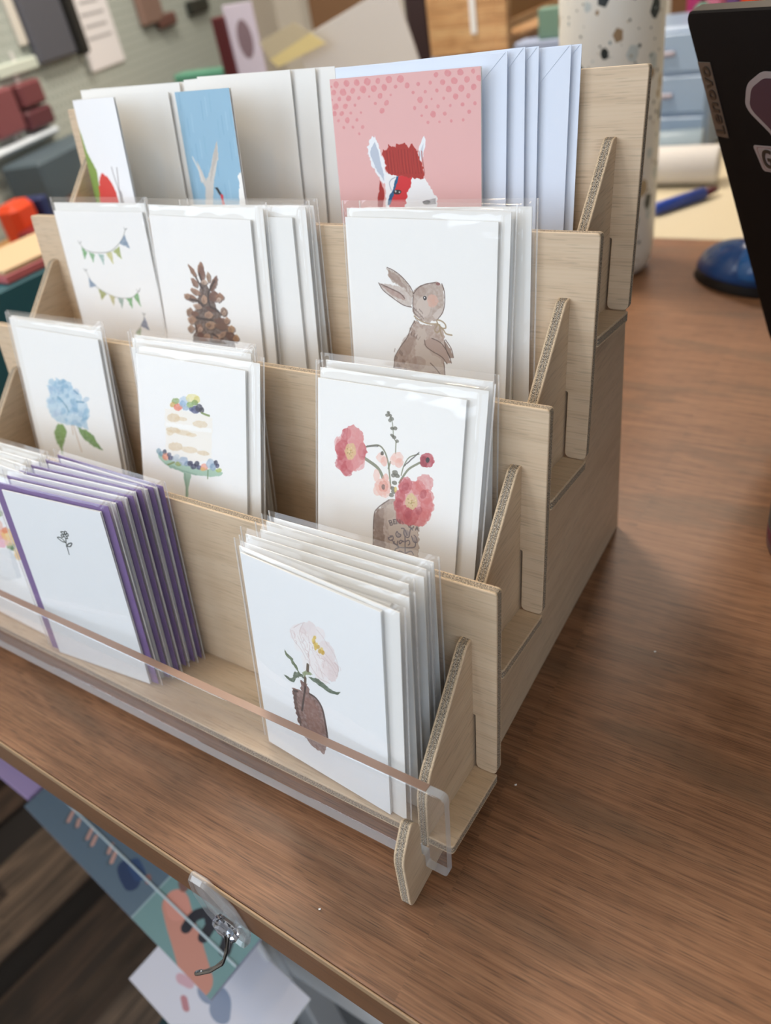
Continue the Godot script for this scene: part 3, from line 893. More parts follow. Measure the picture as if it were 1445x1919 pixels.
		[0x6f9fc0,0.55,-1,[119,278,-30,11,-2,-7]],
		[0xd3e3ee,0.55,-1,[112,282,6,15,-21,9]],
		[0x8fb3d0,0.55,-1,[279,223,-16,8,-4,-6]],
		[0x7fb0cf,0.55,-1,[267,285,-5,20,-17,3]],
		[0xc3dae8,0.55,-1,[103,304,-19,8,-4,-11]],
		[0x93bcd6,0.55,-1,[174,265,-15,7,-4,-6]],
		[0xa7bfd8,0.55,-1,[161,321,14,12,-12,8]],
		[0x6f9fc0,0.55,-1,[236,206,18,1,-8,10]],
		[0xd3e3ee,0.55,-1,[222,329,-25,16,-8,-6]],
		[0x8fb3d0,0.55,-1,[199,223,-15,10,-11,-8]],
		[0x7fb0cf,0.55,-1,[335,290,-14,12,-13,-5]],
		[0xc3dae8,0.55,-1,[307,328,26,-1,-4,7]],
		[0x93bcd6,0.55,-1,[225,195,-7,17,-13,1]],
		[0xa7bfd8,0.55,-1,[263,279,-3,11,-20,3]],
		[0x6f9fc0,0.55,-1,[212,222,-4,18,-11,2]],
		[0xd3e3ee,0.55,-1,[208,270,-1,9,-20,5]],
		[0x8fb3d0,0.55,-1,[185,239,-5,10,-10,1]],
		[0x7fb0cf,0.55,-1,[195,350,0,10,-12,4]],
		[0xc3dae8,0.55,-1,[264,226,-12,15,-13,-2]],
		[0x93bcd6,0.55,-1,[176,272,16,4,-11,11]],
		[0xa7bfd8,0.55,-1,[175,223,14,3,-12,12]],
		[0x6f9fc0,0.55,-1,[234,245,-3,11,-12,2]],
		[0xd3e3ee,0.55,-1,[265,315,-1,9,-10,2]],
		[0x8fb3d0,0.55,-1,[264,304,-15,9,-7,-8]],
		[0x7fb0cf,0.55,-1,[186,313,3,14,-18,7]],
		[0xc3dae8,0.55,-1,[184,294,3,8,-15,6]],
		[0x93bcd6,0.55,-1,[189,268,15,8,-9,7]],
		[0xa7bfd8,0.55,-1,[135,236,2,17,-13,4]],
		[0x6f9fc0,0.55,-1,[267,296,23,5,-8,9]],
		[0xd3e3ee,0.55,-1,[286,259,-13,17,-14,-1]],
		[0x8fb3d0,0.55,-1,[141,227,14,-2,-3,10]],
		[0x7fb0cf,0.55,-1,[168,204,17,0,-7,12]],
		[0xc3dae8,0.55,-1,[131,298,-19,4,3,-14]],
		[0x93bcd6,0.55,-1,[271,274,-13,15,-15,-2]],
		[0xa7bfd8,0.55,-1,[294,218,15,5,-13,12]],
		[0x6f9fc0,0.55,-1,[313,326,-27,12,-2,-6]],
		[0xd3e3ee,0.55,-1,[286,260,-17,16,-11,-3]],
		[0x8fb3d0,0.55,-1,[298,310,18,2,-10,13]],
		[0x7fb0cf,0.55,-1,[242,352,-23,7,0,-12]],
		[0xc3dae8,0.55,-1,[270,241,-17,6,-1,-7]],
		[0x93bcd6,0.55,-1,[261,210,-15,12,-7,-3]],
		[0xa7bfd8,0.55,-1,[135,332,-3,14,-19,4]],
		[0x6f9fc0,0.55,-1,[270,359,10,10,-13,8]],
		[0xd3e3ee,0.55,-1,[312,268,-26,15,-8,-7]],
		[0x8fb3d0,0.55,-1,[126,286,-31,9,0,-8]],
		[0x7fb0cf,0.55,-1,[316,315,-11,20,-14,0]],
		[0xc3dae8,0.55,-1,[228,264,11,3,-13,12]],
		[0x93bcd6,0.55,-1,[179,217,21,0,-5,8]],
		[0xa7bfd8,0.55,-1,[140,332,-18,16,-12,-3]],
		[0x6f9fc0,0.55,-1,[268,263,24,1,-9,14]],
		[0xd3e3ee,0.55,-1,[162,313,-16,17,-13,-3]],
		[0x8fb3d0,0.55,-1,[344,243,-22,9,-3,-9]],
		[0x7fb0cf,0.55,-1,[150,198,-16,13,-11,-4]],
		[0xc3dae8,0.55,-1,[217,341,13,1,-8,10]],
		[0x93bcd6,0.55,-1,[162,236,11,5,-8,6]],
		[0xa7bfd8,0.55,-1,[251,347,-7,12,-14,0]],
		[0x6f9fc0,0.55,-1,[217,191,-28,10,-2,-9]],
		[0x4f86a4,0.6,7.6,[172,258,197,274,215,291]],
		[0x4f86a4,0.6,7.6,[215,291,223,309]],
		[0x4f86a4,0.6,7.4,[287,260,328,256]],
		[0x4f86a4,0.6,7.3,[284,215,303,227]],
		[0x5f8a3c,0.95,0,[135,374,171,373,183,396,167,427,131,475,121,524,116,489,98,457,98,415]],
		[0x7fa552,0.6,0,[145,378,174,381,172,406,139,453,134,421]],
		[0x4f7d36,0.95,0,[256,368,311,372,347,387,365,420,389,443,337,438,296,421,268,397]],
		[0x79a350,0.6,0,[281,375,325,383,351,410,372,434,328,410]],
		[0xb79a7c,0.7,5.1,[235,365,241,414,252,473]],
		[0xb79a7c,0.7,5.1,[223,367,220,406]],
	]],
	"bunting": [0xf2f1ef, 622, [
		[0xa0a09a,0.8,3.3,[103,110,127,132,184,140,261,134,318,109,353,83,378,54]],
		[0xa0a09a,0.8,3.4,[98,202,118,250,154,272,233,295,320,293,370,269,385,255]],
		[0xa0a09a,0.8,3.2,[375,344,368,366,342,396,307,421]],
		[0x5b9a5a,0.92,0,[107,122,135,142,110,167]],
		[0x6aa06a,0.92,0,[143,139,177,147,156,177]],
		[0x8fb0a4,0.92,0,[194,143,227,147,213,183]],
		[0xc1bd78,0.92,0,[238,139,277,134,268,178]],
		[0x93a04e,0.92,0,[282,131,323,113,322,159]],
		[0x7288a0,0.92,0,[329,103,366,73,377,119]],
		[0x6d84a0,0.92,0,[104,230,139,261,98,271]],
		[0x93984e,0.92,0,[147,269,188,288,151,314]],
		[0xb9b27a,0.92,0,[201,288,233,295,214,333]],
		[0x8aa294,0.92,0,[249,298,282,299,259,337]],
		[0x62a05f,0.92,0,[295,298,331,292,318,333]],
		[0x5f9a58,0.92,0,[340,288,369,270,368,325]],
		[0x727c96,0.92,0,[342,391,376,358,387,408]],
		[0x6a8a4a,0.92,0,[304,425,341,400,332,433]],
		[0x8a8a86,0.7,3,[97,102,103,110,115,104]],
		[0x8a8a86,0.7,2.7,[370,50,375,57,386,52]],
		[0x8a8a86,0.7,3.1,[89,201,95,209,108,203]],
		[0x8a8a86,0.7,2.9,[364,260,370,268,381,262]],
		[0x8a8a86,0.7,2.9,[367,343,373,351,384,345]],
	]],
	"pinecone": [0xf2f1ef, 674, [
		[0x4a362e,0.95,0,[214,213,246,219,255,242,269,268,277,298,297,331,315,362,332,393,348,420,341,460,124,480,136,421,161,384,150,351,144,327,189,308,188,278,204,246]],
		[0x4c362d,0.7,0,[231,144,237,151,242,162,240,174,233,185,225,194,216,194,211,185,209,175,214,162,222,151]],
		[0x9a6c52,0.92,0,[228,142,234,149,238,159,237,170,230,181,222,189,214,190,209,181,207,171,212,159,220,149]],
		[0x6a4a3c,0.35,0,[221,157,224,162,226,168,225,175,222,181,217,186,213,186,211,181,210,175,213,168,217,162]],
		[0x4c362d,0.7,0,[228,157,237,165,243,177,244,191,238,205,230,216,221,217,214,207,210,195,213,180,220,166]],
		[0x7d5546,0.92,0,[226,155,234,163,240,174,240,188,235,201,227,211,218,212,212,203,208,191,211,177,218,164]],
		[0x6a4a3c,0.35,0,[220,174,224,179,227,186,227,194,224,202,220,208,216,208,213,202,211,195,212,187,216,179]],
		[0x4c362d,0.7,0,[166,159,177,164,188,171,197,182,201,193,202,202,197,205,186,198,176,190,170,178,166,167]],
		[0x90664e,0.92,0,[164,156,175,161,185,168,193,178,197,189,199,198,194,200,183,194,174,186,168,175,165,164]],
		[0x6a4a3c,0.35,0,[167,172,173,175,179,179,184,185,186,191,188,197,185,198,179,194,174,189,170,183,168,176]],
		[0x4c362d,0.7,0,[259,176,266,182,271,189,271,199,268,208,263,215,256,216,251,210,248,202,249,192,254,183]],
		[0xa98a70,0.92,0,[256,174,263,179,267,186,268,195,265,204,260,211,254,212,249,206,246,198,247,189,252,180]],
		[0x6a4a3c,0.35,0,[253,186,256,190,258,194,259,199,257,205,255,209,252,209,249,205,248,201,248,195,251,190]],
		[0x4c362d,0.7,0,[301,187,302,198,300,211,292,226,280,238,267,247,259,246,260,233,264,220,275,206,289,194]],
		[0x6d4638,0.92,0,[297,185,299,195,297,208,289,222,278,234,265,242,258,241,258,229,263,216,273,203,286,192]],
		[0x6a4a3c,0.35,0,[285,204,285,210,283,218,279,226,272,233,265,238,262,238,263,231,265,223,272,215,279,208]],
		[0x4c362d,0.7,0,[172,204,183,206,194,210,201,217,203,226,202,234,195,238,184,235,175,230,170,221,170,212]],
		[0x946d58,0.92,0,[170,202,181,203,191,207,198,214,200,222,199,230,192,233,182,231,173,226,169,218,168,209]],
		[0x6a4a3c,0.35,0,[171,213,177,214,183,217,187,221,188,226,188,230,185,232,179,230,174,227,171,222,170,217]],
		[0x4c362d,0.7,0,[214,263,201,265,186,265,172,261,163,254,158,247,163,242,177,241,191,243,203,249,211,256]],
		[0xa67f68,0.92,0,[210,259,197,261,183,261,170,257,162,250,157,244,162,239,175,238,188,240,199,245,207,253]],
		[0x6a4a3c,0.35,0,[189,257,182,259,174,259,168,257,164,254,162,250,165,247,172,246,179,247,184,250,188,254]],
		[0x4c362d,0.7,0,[254,216,247,221,239,226,231,227,224,225,220,221,221,215,228,210,236,207,243,208,250,212]],
		[0xcdb29c,0.92,0,[250,212,244,218,237,222,229,223,222,221,218,217,219,212,226,207,233,204,240,205,247,208]],
		[0x6a4a3c,0.35,0,[231,210,234,212,237,214,237,217,234,219,230,221,226,222,223,220,222,217,223,215,227,212]],
		[0x4c362d,0.7,0,[196,285,179,289,160,290,142,287,129,281,121,273,126,266,144,264,161,264,178,269,190,277]],
		[0x8a5f4a,0.92,0,[192,281,176,285,157,286,140,283,128,277,120,269,124,263,142,261,159,261,174,266,185,274]],
		[0x6a4a3c,0.35,0,[163,281,155,283,145,285,137,283,131,280,127,275,130,272,139,270,148,270,155,273,161,277]],
		[0x4c362d,0.7,0,[141,261,149,264,155,269,154,275,148,280,140,285,131,286,124,282,121,277,125,271,132,265]],
		[0xb48f74,0.92,0,[138,258,146,261,151,266,151,271,145,277,137,281,128,282,122,278,119,273,123,268,130,262]],
		[0x6a4a3c,0.35,0,[132,266,136,268,139,271,139,274,136,277,131,280,127,280,124,278,123,275,125,272,128,268]],
		[0x4c362d,0.7,0,[224,261,233,264,240,270,241,278,237,286,230,293,221,295,213,290,208,284,210,275,217,267]],
		[0xc9a488,0.92,0,[221,258,230,261,237,267,238,274,234,282,227,289,218,291,211,286,207,280,209,272,214,264]],
		[0x6a4a3c,0.35,0,[217,269,221,271,225,275,225,279,223,284,220,287,216,288,212,286,210,282,211,277,214,272]],
		[0x4c362d,0.7,0,[277,240,291,246,301,254,300,264,291,273,277,281,262,283,251,276,245,267,251,257,264,247]],
		[0x70493a,0.92,0,[275,238,288,243,297,251,297,260,287,269,274,277,260,278,249,272,244,264,250,254,262,245]],
		[0x6a4a3c,0.35,0,[266,251,272,255,277,259,276,265,271,270,265,275,258,276,252,272,250,267,253,261,259,255]],
		[0x4c362d,0.7,0,[305,246,316,250,323,256,323,263,315,270,305,276,294,277,286,272,282,266,286,258,295,251]],
		[0x9c7056,0.92,0,[303,243,313,247,319,253,319,259,312,266,303,272,292,273,284,268,280,262,284,255,293,248]],
		[0x6a4a3c,0.35,0,[296,253,301,256,304,259,304,263,301,267,296,271,290,271,286,268,285,264,287,260,291,256]],
		[0x4c362d,0.7,0,[300,262,306,264,310,268,310,272,306,276,299,280,293,281,288,278,285,274,288,269,294,265]],
		[0xd6bfae,0.92,0,[297,259,303,261,307,264,307,269,303,273,297,276,290,277,285,274,283,270,286,266,291,262]],
		[0x6a4a3c,0.35,0,[293,265,296,266,298,268,298,271,295,273,293,275,289,276,287,274,286,272,287,269,290,267]],
		[0x4c362d,0.7,0,[210,309,198,314,185,317,174,316,167,311,163,304,167,298,179,295,190,294,200,297,206,303]],
		[0xc0a08a,0.92,0,[206,305,195,310,183,313,172,311,165,307,161,301,165,295,177,292,188,291,197,294,203,300]],
		[0x6a4a3c,0.35,0,[188,307,183,310,176,311,171,311,168,308,166,305,168,301,174,299,180,298,185,300,187,303]],
		[0x4c362d,0.7,0,[277,313,265,317,251,318,238,317,228,312,222,307,225,302,238,299,251,299,263,303,272,308]],
		[0x5d3d32,0.92,0,[273,310,261,313,248,314,236,313,227,308,221,303,224,298,236,296,248,296,259,299,268,305]],
		[0x6a4a3c,0.35,0,[252,310,246,312,240,313,233,313,229,310,226,307,228,304,234,303,241,303,246,304,250,307]],
		[0x4c362d,0.7,0,[264,328,254,337,243,344,231,346,221,343,214,337,215,329,226,322,237,317,249,318,258,323]],
		[0xbd9a80,0.92,0,[260,325,251,333,240,340,229,342,219,339,212,333,214,326,224,319,235,314,245,315,254,320]],
		[0x6a4a3c,0.35,0,[231,322,237,325,240,328,240,332,236,336,231,339,224,340,220,337,218,334,220,330,226,325]],
		[0x4c362d,0.7,0,[312,294,322,298,330,303,332,311,327,319,319,327,309,329,301,324,296,318,298,310,304,301]],
		[0x8d7260,0.92,0,[310,292,319,295,327,300,328,308,324,315,316,322,307,325,299,320,294,314,296,306,302,298]],
		[0x6a4a3c,0.35,0,[305,303,310,305,314,308,315,313,312,317,309,321,304,322,300,319,297,316,298,311,302,306]],
		[0x4c362d,0.7,0,[318,305,323,308,326,312,326,317,322,322,317,326,311,326,307,323,305,319,308,314,313,309]],
		[0xc4a892,0.92,0,[315,302,320,305,323,309,323,314,319,318,314,322,309,323,305,319,303,315,306,310,310,306]],
		[0x6a4a3c,0.35,0,[312,309,314,311,315,313,315,316,313,319,311,321,308,321,306,319,305,317,307,314,309,311]],
		[0x4c362d,0.7,0,[148,312,156,317,161,325,158,332,150,339,139,345,128,344,122,338,120,331,127,323,138,316]],
		[0x96745c,0.92,0,[145,309,153,314,157,321,155,329,146,335,136,340,126,340,120,334,119,327,125,320,135,313]],
		[0x6a4a3c,0.35,0,[137,319,140,323,142,327,141,331,136,335,131,338,126,338,123,335,123,330,126,326,132,322]],
		[0x4c362d,0.7,0,[190,334,180,340,169,344,158,345,150,341,145,336,148,329,158,324,169,322,179,324,186,329]],
		[0x7a5341,0.92,0,[186,330,177,336,166,340,156,341,148,337,143,332,146,326,156,321,166,319,175,321,183,325]],
		[0x6a4a3c,0.35,0,[170,333,165,337,159,339,154,340,150,337,148,334,149,331,155,328,160,326,165,328,168,330]],
		[0x4c362d,0.7,0,[175,354,165,364,153,371,141,373,131,370,124,363,126,355,137,347,148,342,160,343,169,348]],
		[0xb08a6e,0.92,0,[171,351,161,360,150,367,139,369,129,365,123,360,124,351,135,344,146,339,156,340,165,345]],
		[0x6a4a3c,0.35,0,[142,348,147,350,151,354,151,358,146,363,141,366,134,367,130,364,128,360,131,356,136,351]],
		[0x4c362d,0.7,0,[274,363,262,373,248,381,233,383,221,380,212,374,213,365,226,356,240,351,254,352,266,357]],
		[0xbb9678,0.92,0,[270,360,258,369,245,377,231,379,219,376,210,370,212,361,224,353,238,348,251,349,262,354]],
		[0x6a4a3c,0.35,0,[247,366,241,371,234,376,227,377,221,375,217,371,218,366,224,362,231,359,238,359,243,362]],
		[0x4c362d,0.7,0,[339,345,324,352,306,358,287,359,271,356,259,351,261,344,278,338,296,334,314,335,330,339]],
		[0x6a4535,0.92,0,[335,341,320,348,303,354,285,355,269,352,258,347,260,341,276,334,293,331,311,332,325,336]],
		[0x6a4a3c,0.35,0,[305,346,298,350,289,353,280,354,272,352,267,349,268,345,276,342,285,340,294,340,301,343]],
		[0x4c362d,0.7,0,[327,327,335,331,340,336,340,342,335,348,327,353,318,354,312,350,309,345,312,338,319,332]],
		[0xb38c70,0.92,0,[324,324,332,328,337,333,337,338,331,344,324,349,316,350,310,346,307,341,310,335,317,329]],
		[0x6a4a3c,0.35,0,[319,333,323,335,325,338,325,342,322,345,319,348,314,348,311,346,310,343,312,339,315,336]],
		[0x4c362d,0.7,0,[138,374,148,378,154,384,153,391,146,399,137,405,127,406,119,401,116,395,120,387,129,379]],
		[0xb08f78,0.92,0,[136,371,144,375,150,381,150,388,143,395,134,400,124,402,117,397,114,391,118,383,127,376]],
		[0x6a4a3c,0.35,0,[129,381,133,384,136,387,136,391,132,396,128,399,123,400,120,397,118,393,120,389,125,384]],
		[0x4c362d,0.7,0,[186,367,195,373,200,381,197,390,187,397,175,403,164,403,157,396,155,388,162,379,174,372]],
		[0x8d6450,0.92,0,[183,364,191,370,196,377,193,386,184,393,173,399,161,399,155,392,153,384,160,376,171,369]],
		[0x6a4a3c,0.35,0,[173,376,177,379,180,384,178,389,173,393,167,397,161,397,158,393,158,388,162,383,168,379]],
		[0x4c362d,0.7,0,[186,377,193,380,198,385,198,391,192,396,185,401,177,402,171,398,168,393,172,387,179,381]],
		[0xc4a48e,0.92,0,[183,374,190,377,195,382,194,387,189,392,182,397,174,398,169,394,166,390,170,384,176,378]],
		[0x6a4a3c,0.35,0,[178,382,182,384,184,387,183,390,181,393,177,396,173,396,171,394,170,391,171,388,175,385]],
		[0x4c362d,0.7,0,[343,365,326,372,306,377,285,378,268,375,256,369,258,362,277,356,297,352,316,354,332,359]],
		[0x74503e,0.92,0,[338,361,322,368,303,373,283,374,267,371,255,365,258,358,275,353,294,350,313,351,328,356]],
		[0x6a4a3c,0.35,0,[306,366,298,370,288,373,278,373,270,371,265,368,266,364,275,360,285,358,294,360,302,362]],
		[0x4c362d,0.7,0,[343,354,353,358,360,364,360,371,353,378,344,384,333,385,325,380,321,374,325,367,334,360]],
		[0xb28960,0.92,0,[341,352,350,355,356,361,356,367,350,374,341,380,331,381,323,376,320,371,323,364,332,357]],
		[0x6a4a3c,0.35,0,[335,362,339,364,342,367,342,371,339,375,334,378,329,379,326,376,324,373,326,368,330,364]],
		[0x4c362d,0.7,0,[230,357,236,359,239,362,239,366,235,370,230,373,224,374,220,371,218,368,220,364,225,360]],
		[0x94704e,0.92,0,[227,354,233,356,236,359,236,362,232,366,227,369,221,370,217,367,215,364,218,360,222,357]],
		[0x6a4a3c,0.35,0,[224,359,226,361,228,362,228,364,226,367,223,368,221,369,219,367,218,365,219,363,221,361]],
		[0x4c362d,0.7,0,[182,396,192,399,198,404,197,411,191,417,182,423,172,424,164,420,161,414,165,407,173,400]],
		[0x5e3327,0.92,0,[180,393,188,396,194,401,194,407,188,413,179,419,169,420,162,416,159,410,163,404,171,397]],
		[0x6a4a3c,0.35,0,[174,402,178,404,181,407,180,411,177,414,173,417,168,418,164,415,163,412,165,408,169,404]],
		[0x4c362d,0.7,0,[208,399,221,400,231,403,234,409,230,417,222,425,211,429,201,427,194,423,194,415,200,406]],
		[0xb99276,0.92,0,[206,396,218,397,227,400,230,406,226,413,219,421,209,424,198,423,192,419,193,411,198,403]],
		[0x6a4a3c,0.35,0,[202,406,208,407,213,408,215,412,213,416,210,421,204,423,199,421,196,419,196,414,198,410]],
		[0x4c362d,0.7,0,[297,397,291,407,281,418,268,424,254,426,241,425,238,418,246,408,257,399,272,395,286,395]],
		[0xa67e68,0.92,0,[293,394,287,404,278,414,265,420,252,422,240,420,237,414,245,404,255,396,269,392,283,392]],
		[0x6a4a3c,0.35,0,[272,404,269,410,265,415,258,418,251,419,245,418,243,414,247,408,252,404,259,402,266,403]],
		[0x4c362d,0.7,0,[293,398,289,404,283,410,274,414,266,416,258,415,257,412,262,406,269,401,278,398,287,398]],
		[0xc8a78e,0.92,0,[290,395,286,401,280,407,272,410,264,412,256,411,255,408,260,402,266,398,275,395,283,394]],
		[0x6a4a3c,0.35,0,[276,401,274,405,272,408,268,410,263,410,260,410,259,408,261,404,264,402,269,401,273,401]],
		[0x4c362d,0.7,0,[369,408,351,413,332,414,316,409,306,400,301,390,308,382,326,380,343,381,356,388,365,399]],
		[0x5a3526,0.92,0,[364,404,348,408,330,409,315,405,305,397,300,387,307,379,324,377,340,378,353,385,361,395]],
		[0x6a4a3c,0.35,0,[339,403,330,406,320,407,313,405,308,401,306,395,310,391,319,389,328,389,334,393,338,398]],
		[0x4c362d,0.7,0,[361,386,369,390,374,395,374,402,368,409,360,415,352,416,345,411,342,405,346,398,353,391]],
		[0xb98b5e,0.92,0,[358,383,366,387,371,392,370,399,365,405,358,411,349,412,343,407,340,402,344,395,351,388]],
		[0x6a4a3c,0.35,0,[353,393,357,395,359,398,359,402,356,406,352,410,348,410,345,407,344,404,346,400,349,396]],
		[0x4c362d,0.7,0,[316,381,314,389,309,397,301,403,290,407,280,408,276,404,280,396,286,389,296,384,307,382]],
		[0xa9866c,0.92,0,[312,378,310,386,306,393,298,399,288,403,279,404,275,400,278,392,284,386,293,381,304,379]],
		[0x6a4a3c,0.35,0,[298,387,297,392,295,396,291,399,286,400,281,400,278,398,280,394,283,391,288,388,293,387]],
		[0x4c362d,0.7,0,[215,421,206,427,195,433,184,435,175,433,168,429,169,423,179,417,189,413,200,414,209,417]],
		[0x7a4c3c,0.92,0,[211,417,203,424,193,429,182,431,173,429,166,425,168,419,177,414,187,410,197,411,206,413]],
		[0x6a4a3c,0.35,0,[194,422,190,425,184,428,179,429,175,428,171,426,172,423,177,419,182,417,187,417,191,419]],
		[0x4c362d,0.7,0,[282,427,270,434,255,440,239,443,224,442,214,438,215,432,229,426,244,422,260,421,273,424]],
		[0x3a2a24,0.92,0,[278,424,266,431,252,436,236,439,223,438,213,434,214,429,227,423,241,419,256,418,270,421]],
		[0x6a4a3c,0.35,0,[253,429,247,433,240,437,232,438,225,437,220,435,221,432,227,428,235,426,242,426,249,427]],
		[0x33241f,0.8,8.3,[195,200,209,222,220,235]],
		[0x33241f,0.8,8.2,[251,244,268,222,284,205]],
		[0x33241f,0.8,8.2,[213,185,219,205]],
		[0x33241f,0.8,8.6,[154,281,187,282,211,297]],
		[0x33241f,0.8,8.3,[251,298,279,307,296,321]],
		[0x33241f,0.8,8.7,[169,344,202,345,249,345]],
		[0x33241f,0.8,8.7,[159,374,162,393]],
		[0x33241f,0.8,8.6,[240,394,265,404]],
		[0x33241f,0.8,8.2,[247,249,241,277,248,296]],
	]],
	"peony": [0xeff1f2, 703, [
		[0xefe5e3,0.75,-1,[189,189,33,-14,-4,31]],
		[0xe6d6d4,0.75,-1,[229,166,31,-9,-10,35]],
		[0xf3eeec,0.75,-1,[204,216,32,-4,-18,41]],
		[0xefe5e3,0.75,-1,[258,169,31,-14,-4,33]],
		[0xe6d6d4,0.75,-1,[290,212,27,-21,12,35]],
		[0xf3eeec,0.75,-1,[232,244,35,-5,-21,49]],
		[0xefe5e3,0.75,-1,[260,266,37,-30,13,38]],
		[0xe6d6d4,0.75,-1,[297,260,28,-20,8,41]],
		[0xf3eeec,0.75,-1,[221,285,29,-14,-4,38]],
		[0xefe5e3,0.75,-1,[268,304,29,-14,-3,29]],
		[0xe6d6d4,0.75,-1,[305,268,19,-9,-3,34]],
		[0xcdb8b5,0.5,2.8,[161,190,169,221,194,244,210,272]],
		[0xcdb8b5,0.5,2.8,[175,178,199,156,219,142]],
		[0xcdb8b5,0.5,2.7,[212,150,196,186,204,216]],
		[0xcdb8b5,0.5,2.7,[227,183,229,217,218,257]],
		[0xcdb8b5,0.5,2.7,[267,205,300,230,321,254]],
		[0xcdb8b5,0.5,2.8,[244,244,259,279,268,310]],
		[0xcdb8b5,0.5,2.7,[276,229,304,251,319,278]],
		[0xcdb8b5,0.5,2.8,[216,269,232,298,255,316,291,316]],
		[0xcdb8b5,0.5,2.6,[293,176,319,209,327,245,319,278]],
		[0xcdb8b5,0.5,2.6,[261,146,283,164,295,186]],
		[0xcdb8b5,0.5,2.8,[187,201,202,235,223,266]],
		[0xcdb8b5,0.5,2.8,[258,285,281,297,298,306]],
		[0xc7aba8,0.5,1.6,[314,265,322,265,323,274]],
		[0xd9c6c3,0.5,3,[226,227,237,229,239,240]],
		[0xf6f2f0,0.5,4.1,[286,249,295,249,296,257]],
		[0xc7aba8,0.5,2.5,[205,198,210,200,206,211]],
		[0xd9c6c3,0.5,4.3,[171,197,177,201,174,213]],
		[0xf6f2f0,0.5,2.5,[175,189,184,197,184,213]],
		[0xc7aba8,0.5,3.3,[215,249,222,249,221,258]],
		[0xd9c6c3,0.5,3.2,[245,264,254,272,254,289]],
		[0xf6f2f0,0.5,2,[185,175,192,176,191,186]],
		[0xc7aba8,0.5,2.6,[217,258,223,268,221,287]],
		[0xd9c6c3,0.5,1.8,[263,231,271,230,270,238]],
		[0xf6f2f0,0.5,3.5,[231,206,241,209,243,220]],
		[0xc7aba8,0.5,3,[209,236,220,240,221,253]],
		[0xd9c6c3,0.5,2.8,[293,269,304,267,307,274]],
		[0xf6f2f0,0.5,3.5,[246,244,258,249,262,262]],
		[0xc7aba8,0.5,2.4,[210,203,219,210,219,225]],
		[0xd9c6c3,0.5,4.2,[211,166,218,171,217,184]],
		[0xf6f2f0,0.5,3.4,[278,296,285,299,283,310]],
		[0xc7aba8,0.5,1.5,[315,233,325,235,327,245]],
		[0xd9c6c3,0.5,2.5,[325,237,334,240,335,250]],
		[0xf6f2f0,0.5,2.9,[247,249,262,246,268,252]],
		[0xc7aba8,0.5,2.8,[175,222,180,223,177,232]],
		[0xd9c6c3,0.5,2,[285,250,294,248,295,254]],
		[0xf6f2f0,0.5,3.8,[250,235,264,236,271,245]],
		[0xc7aba8,0.5,2.3,[252,235,261,234,262,242]],
		[0xd9c6c3,0.5,2.7,[206,181,218,181,222,189]],
		[0xf6f2f0,0.5,2.9,[258,250,268,249,270,256]],
		[0xc7aba8,0.5,2.7,[236,218,247,216,249,222]],
		[0xd9c6c3,0.5,2.5,[240,274,247,281,245,296]],
		[0xf6f2f0,0.5,4,[211,211,227,208,235,214]],
		[0xc7aba8,0.5,1.7,[268,254,274,259,271,272]],
		[0xd9c6c3,0.5,4.2,[197,216,209,220,212,232]],
		[0xf6f2f0,0.5,2.2,[249,179,257,179,258,187]],
		[0xc7aba8,0.5,1.7,[166,192,176,192,176,202]],
		[0xd9c6c3,0.5,2.3,[270,249,282,245,286,250]],
		[0xf6f2f0,0.5,3,[249,252,258,260,258,276]],
		[0xc7aba8,0.5,3.9,[315,233,325,240,327,255]],
		[0xd9c6c3,0.5,1.9,[291,280,305,279,310,288]],
		[0xf6f2f0,0.5,3.9,[274,245,283,246,285,256]],
		[0xc7aba8,0.5,2.9,[228,204,238,209,239,223]],
		[0xd9c6c3,0.5,3.5,[278,242,289,240,293,246]],
		[0xf6f2f0,0.5,2.7,[241,258,252,262,254,275]],
		[0xc7aba8,0.5,1.8,[239,226,253,227,259,237]],
		[0xd9c6c3,0.5,2.7,[199,178,205,181,201,192]],
		[0xf6f2f0,0.5,4,[232,199,237,207,234,222]],
		[0xc7aba8,0.5,2,[266,241,277,239,279,246]],
		[0xd9b64a,0.9,-1,[251,178,6,-3,-1,8]],
		[0xc79a2e,0.9,-1,[247,194,6,-3,-1,8]],
		[0xe6cc70,0.9,-1,[255,199,6,-3,-1,8]],
		[0xd9b64a,0.9,-1,[251,213,6,-3,-1,8]],
		[0xc79a2e,0.9,-1,[261,205,6,-3,-1,8]],
		[0xe6cc70,0.9,-1,[272,208,6,-3,-1,8]],
		[0xd9b64a,0.9,-1,[274,216,6,-3,-1,8]],
		[0xc79a2e,0.9,-1,[265,217,6,-3,-1,8]],
		[0xe6cc70,0.9,-1,[245,189,6,-3,-1,8]],
		[0xd9b64a,0.9,-1,[250,204,6,-3,-1,8]],
		[0xc79a2e,0.9,-1,[277,217,6,-3,-1,8]],
		[0x4f5e3c,0.95,0,[124,277,153,290,170,313,184,340,173,335,153,315,133,297]],
		[0x43523a,0.95,0,[110,373,136,373,150,362,153,346,172,332,189,337,198,346,171,352,151,381,130,388]],
		[0x3f5038,0.95,0,[210,333,248,321,281,333,298,339,328,328,316,343,288,353,252,345,224,339]],
		[0x7d8a5c,0.95,0,[187,329,209,309,227,315,219,325,203,330,195,343]],
		[0x5b4a3a,0.95,9.9,[214,288,210,311]],
		[0x5b4a3a,0.95,9.1,[198,342,192,379]],
		[0x6a463c,0.95,0,[137,410,158,404,175,400,176,381,175,361,207,362,202,369,210,379,208,396,232,401,251,423,257,471,262,524,243,612,193,609,159,580,146,533,139,471]],
		[0x8a6154,0.6,0,[180,417,213,412,235,438,238,501,239,554,208,573,180,521]],
		[0x3e2720,0.7,0,[141,412,157,409,151,458,158,514,160,573,148,532,139,471]],
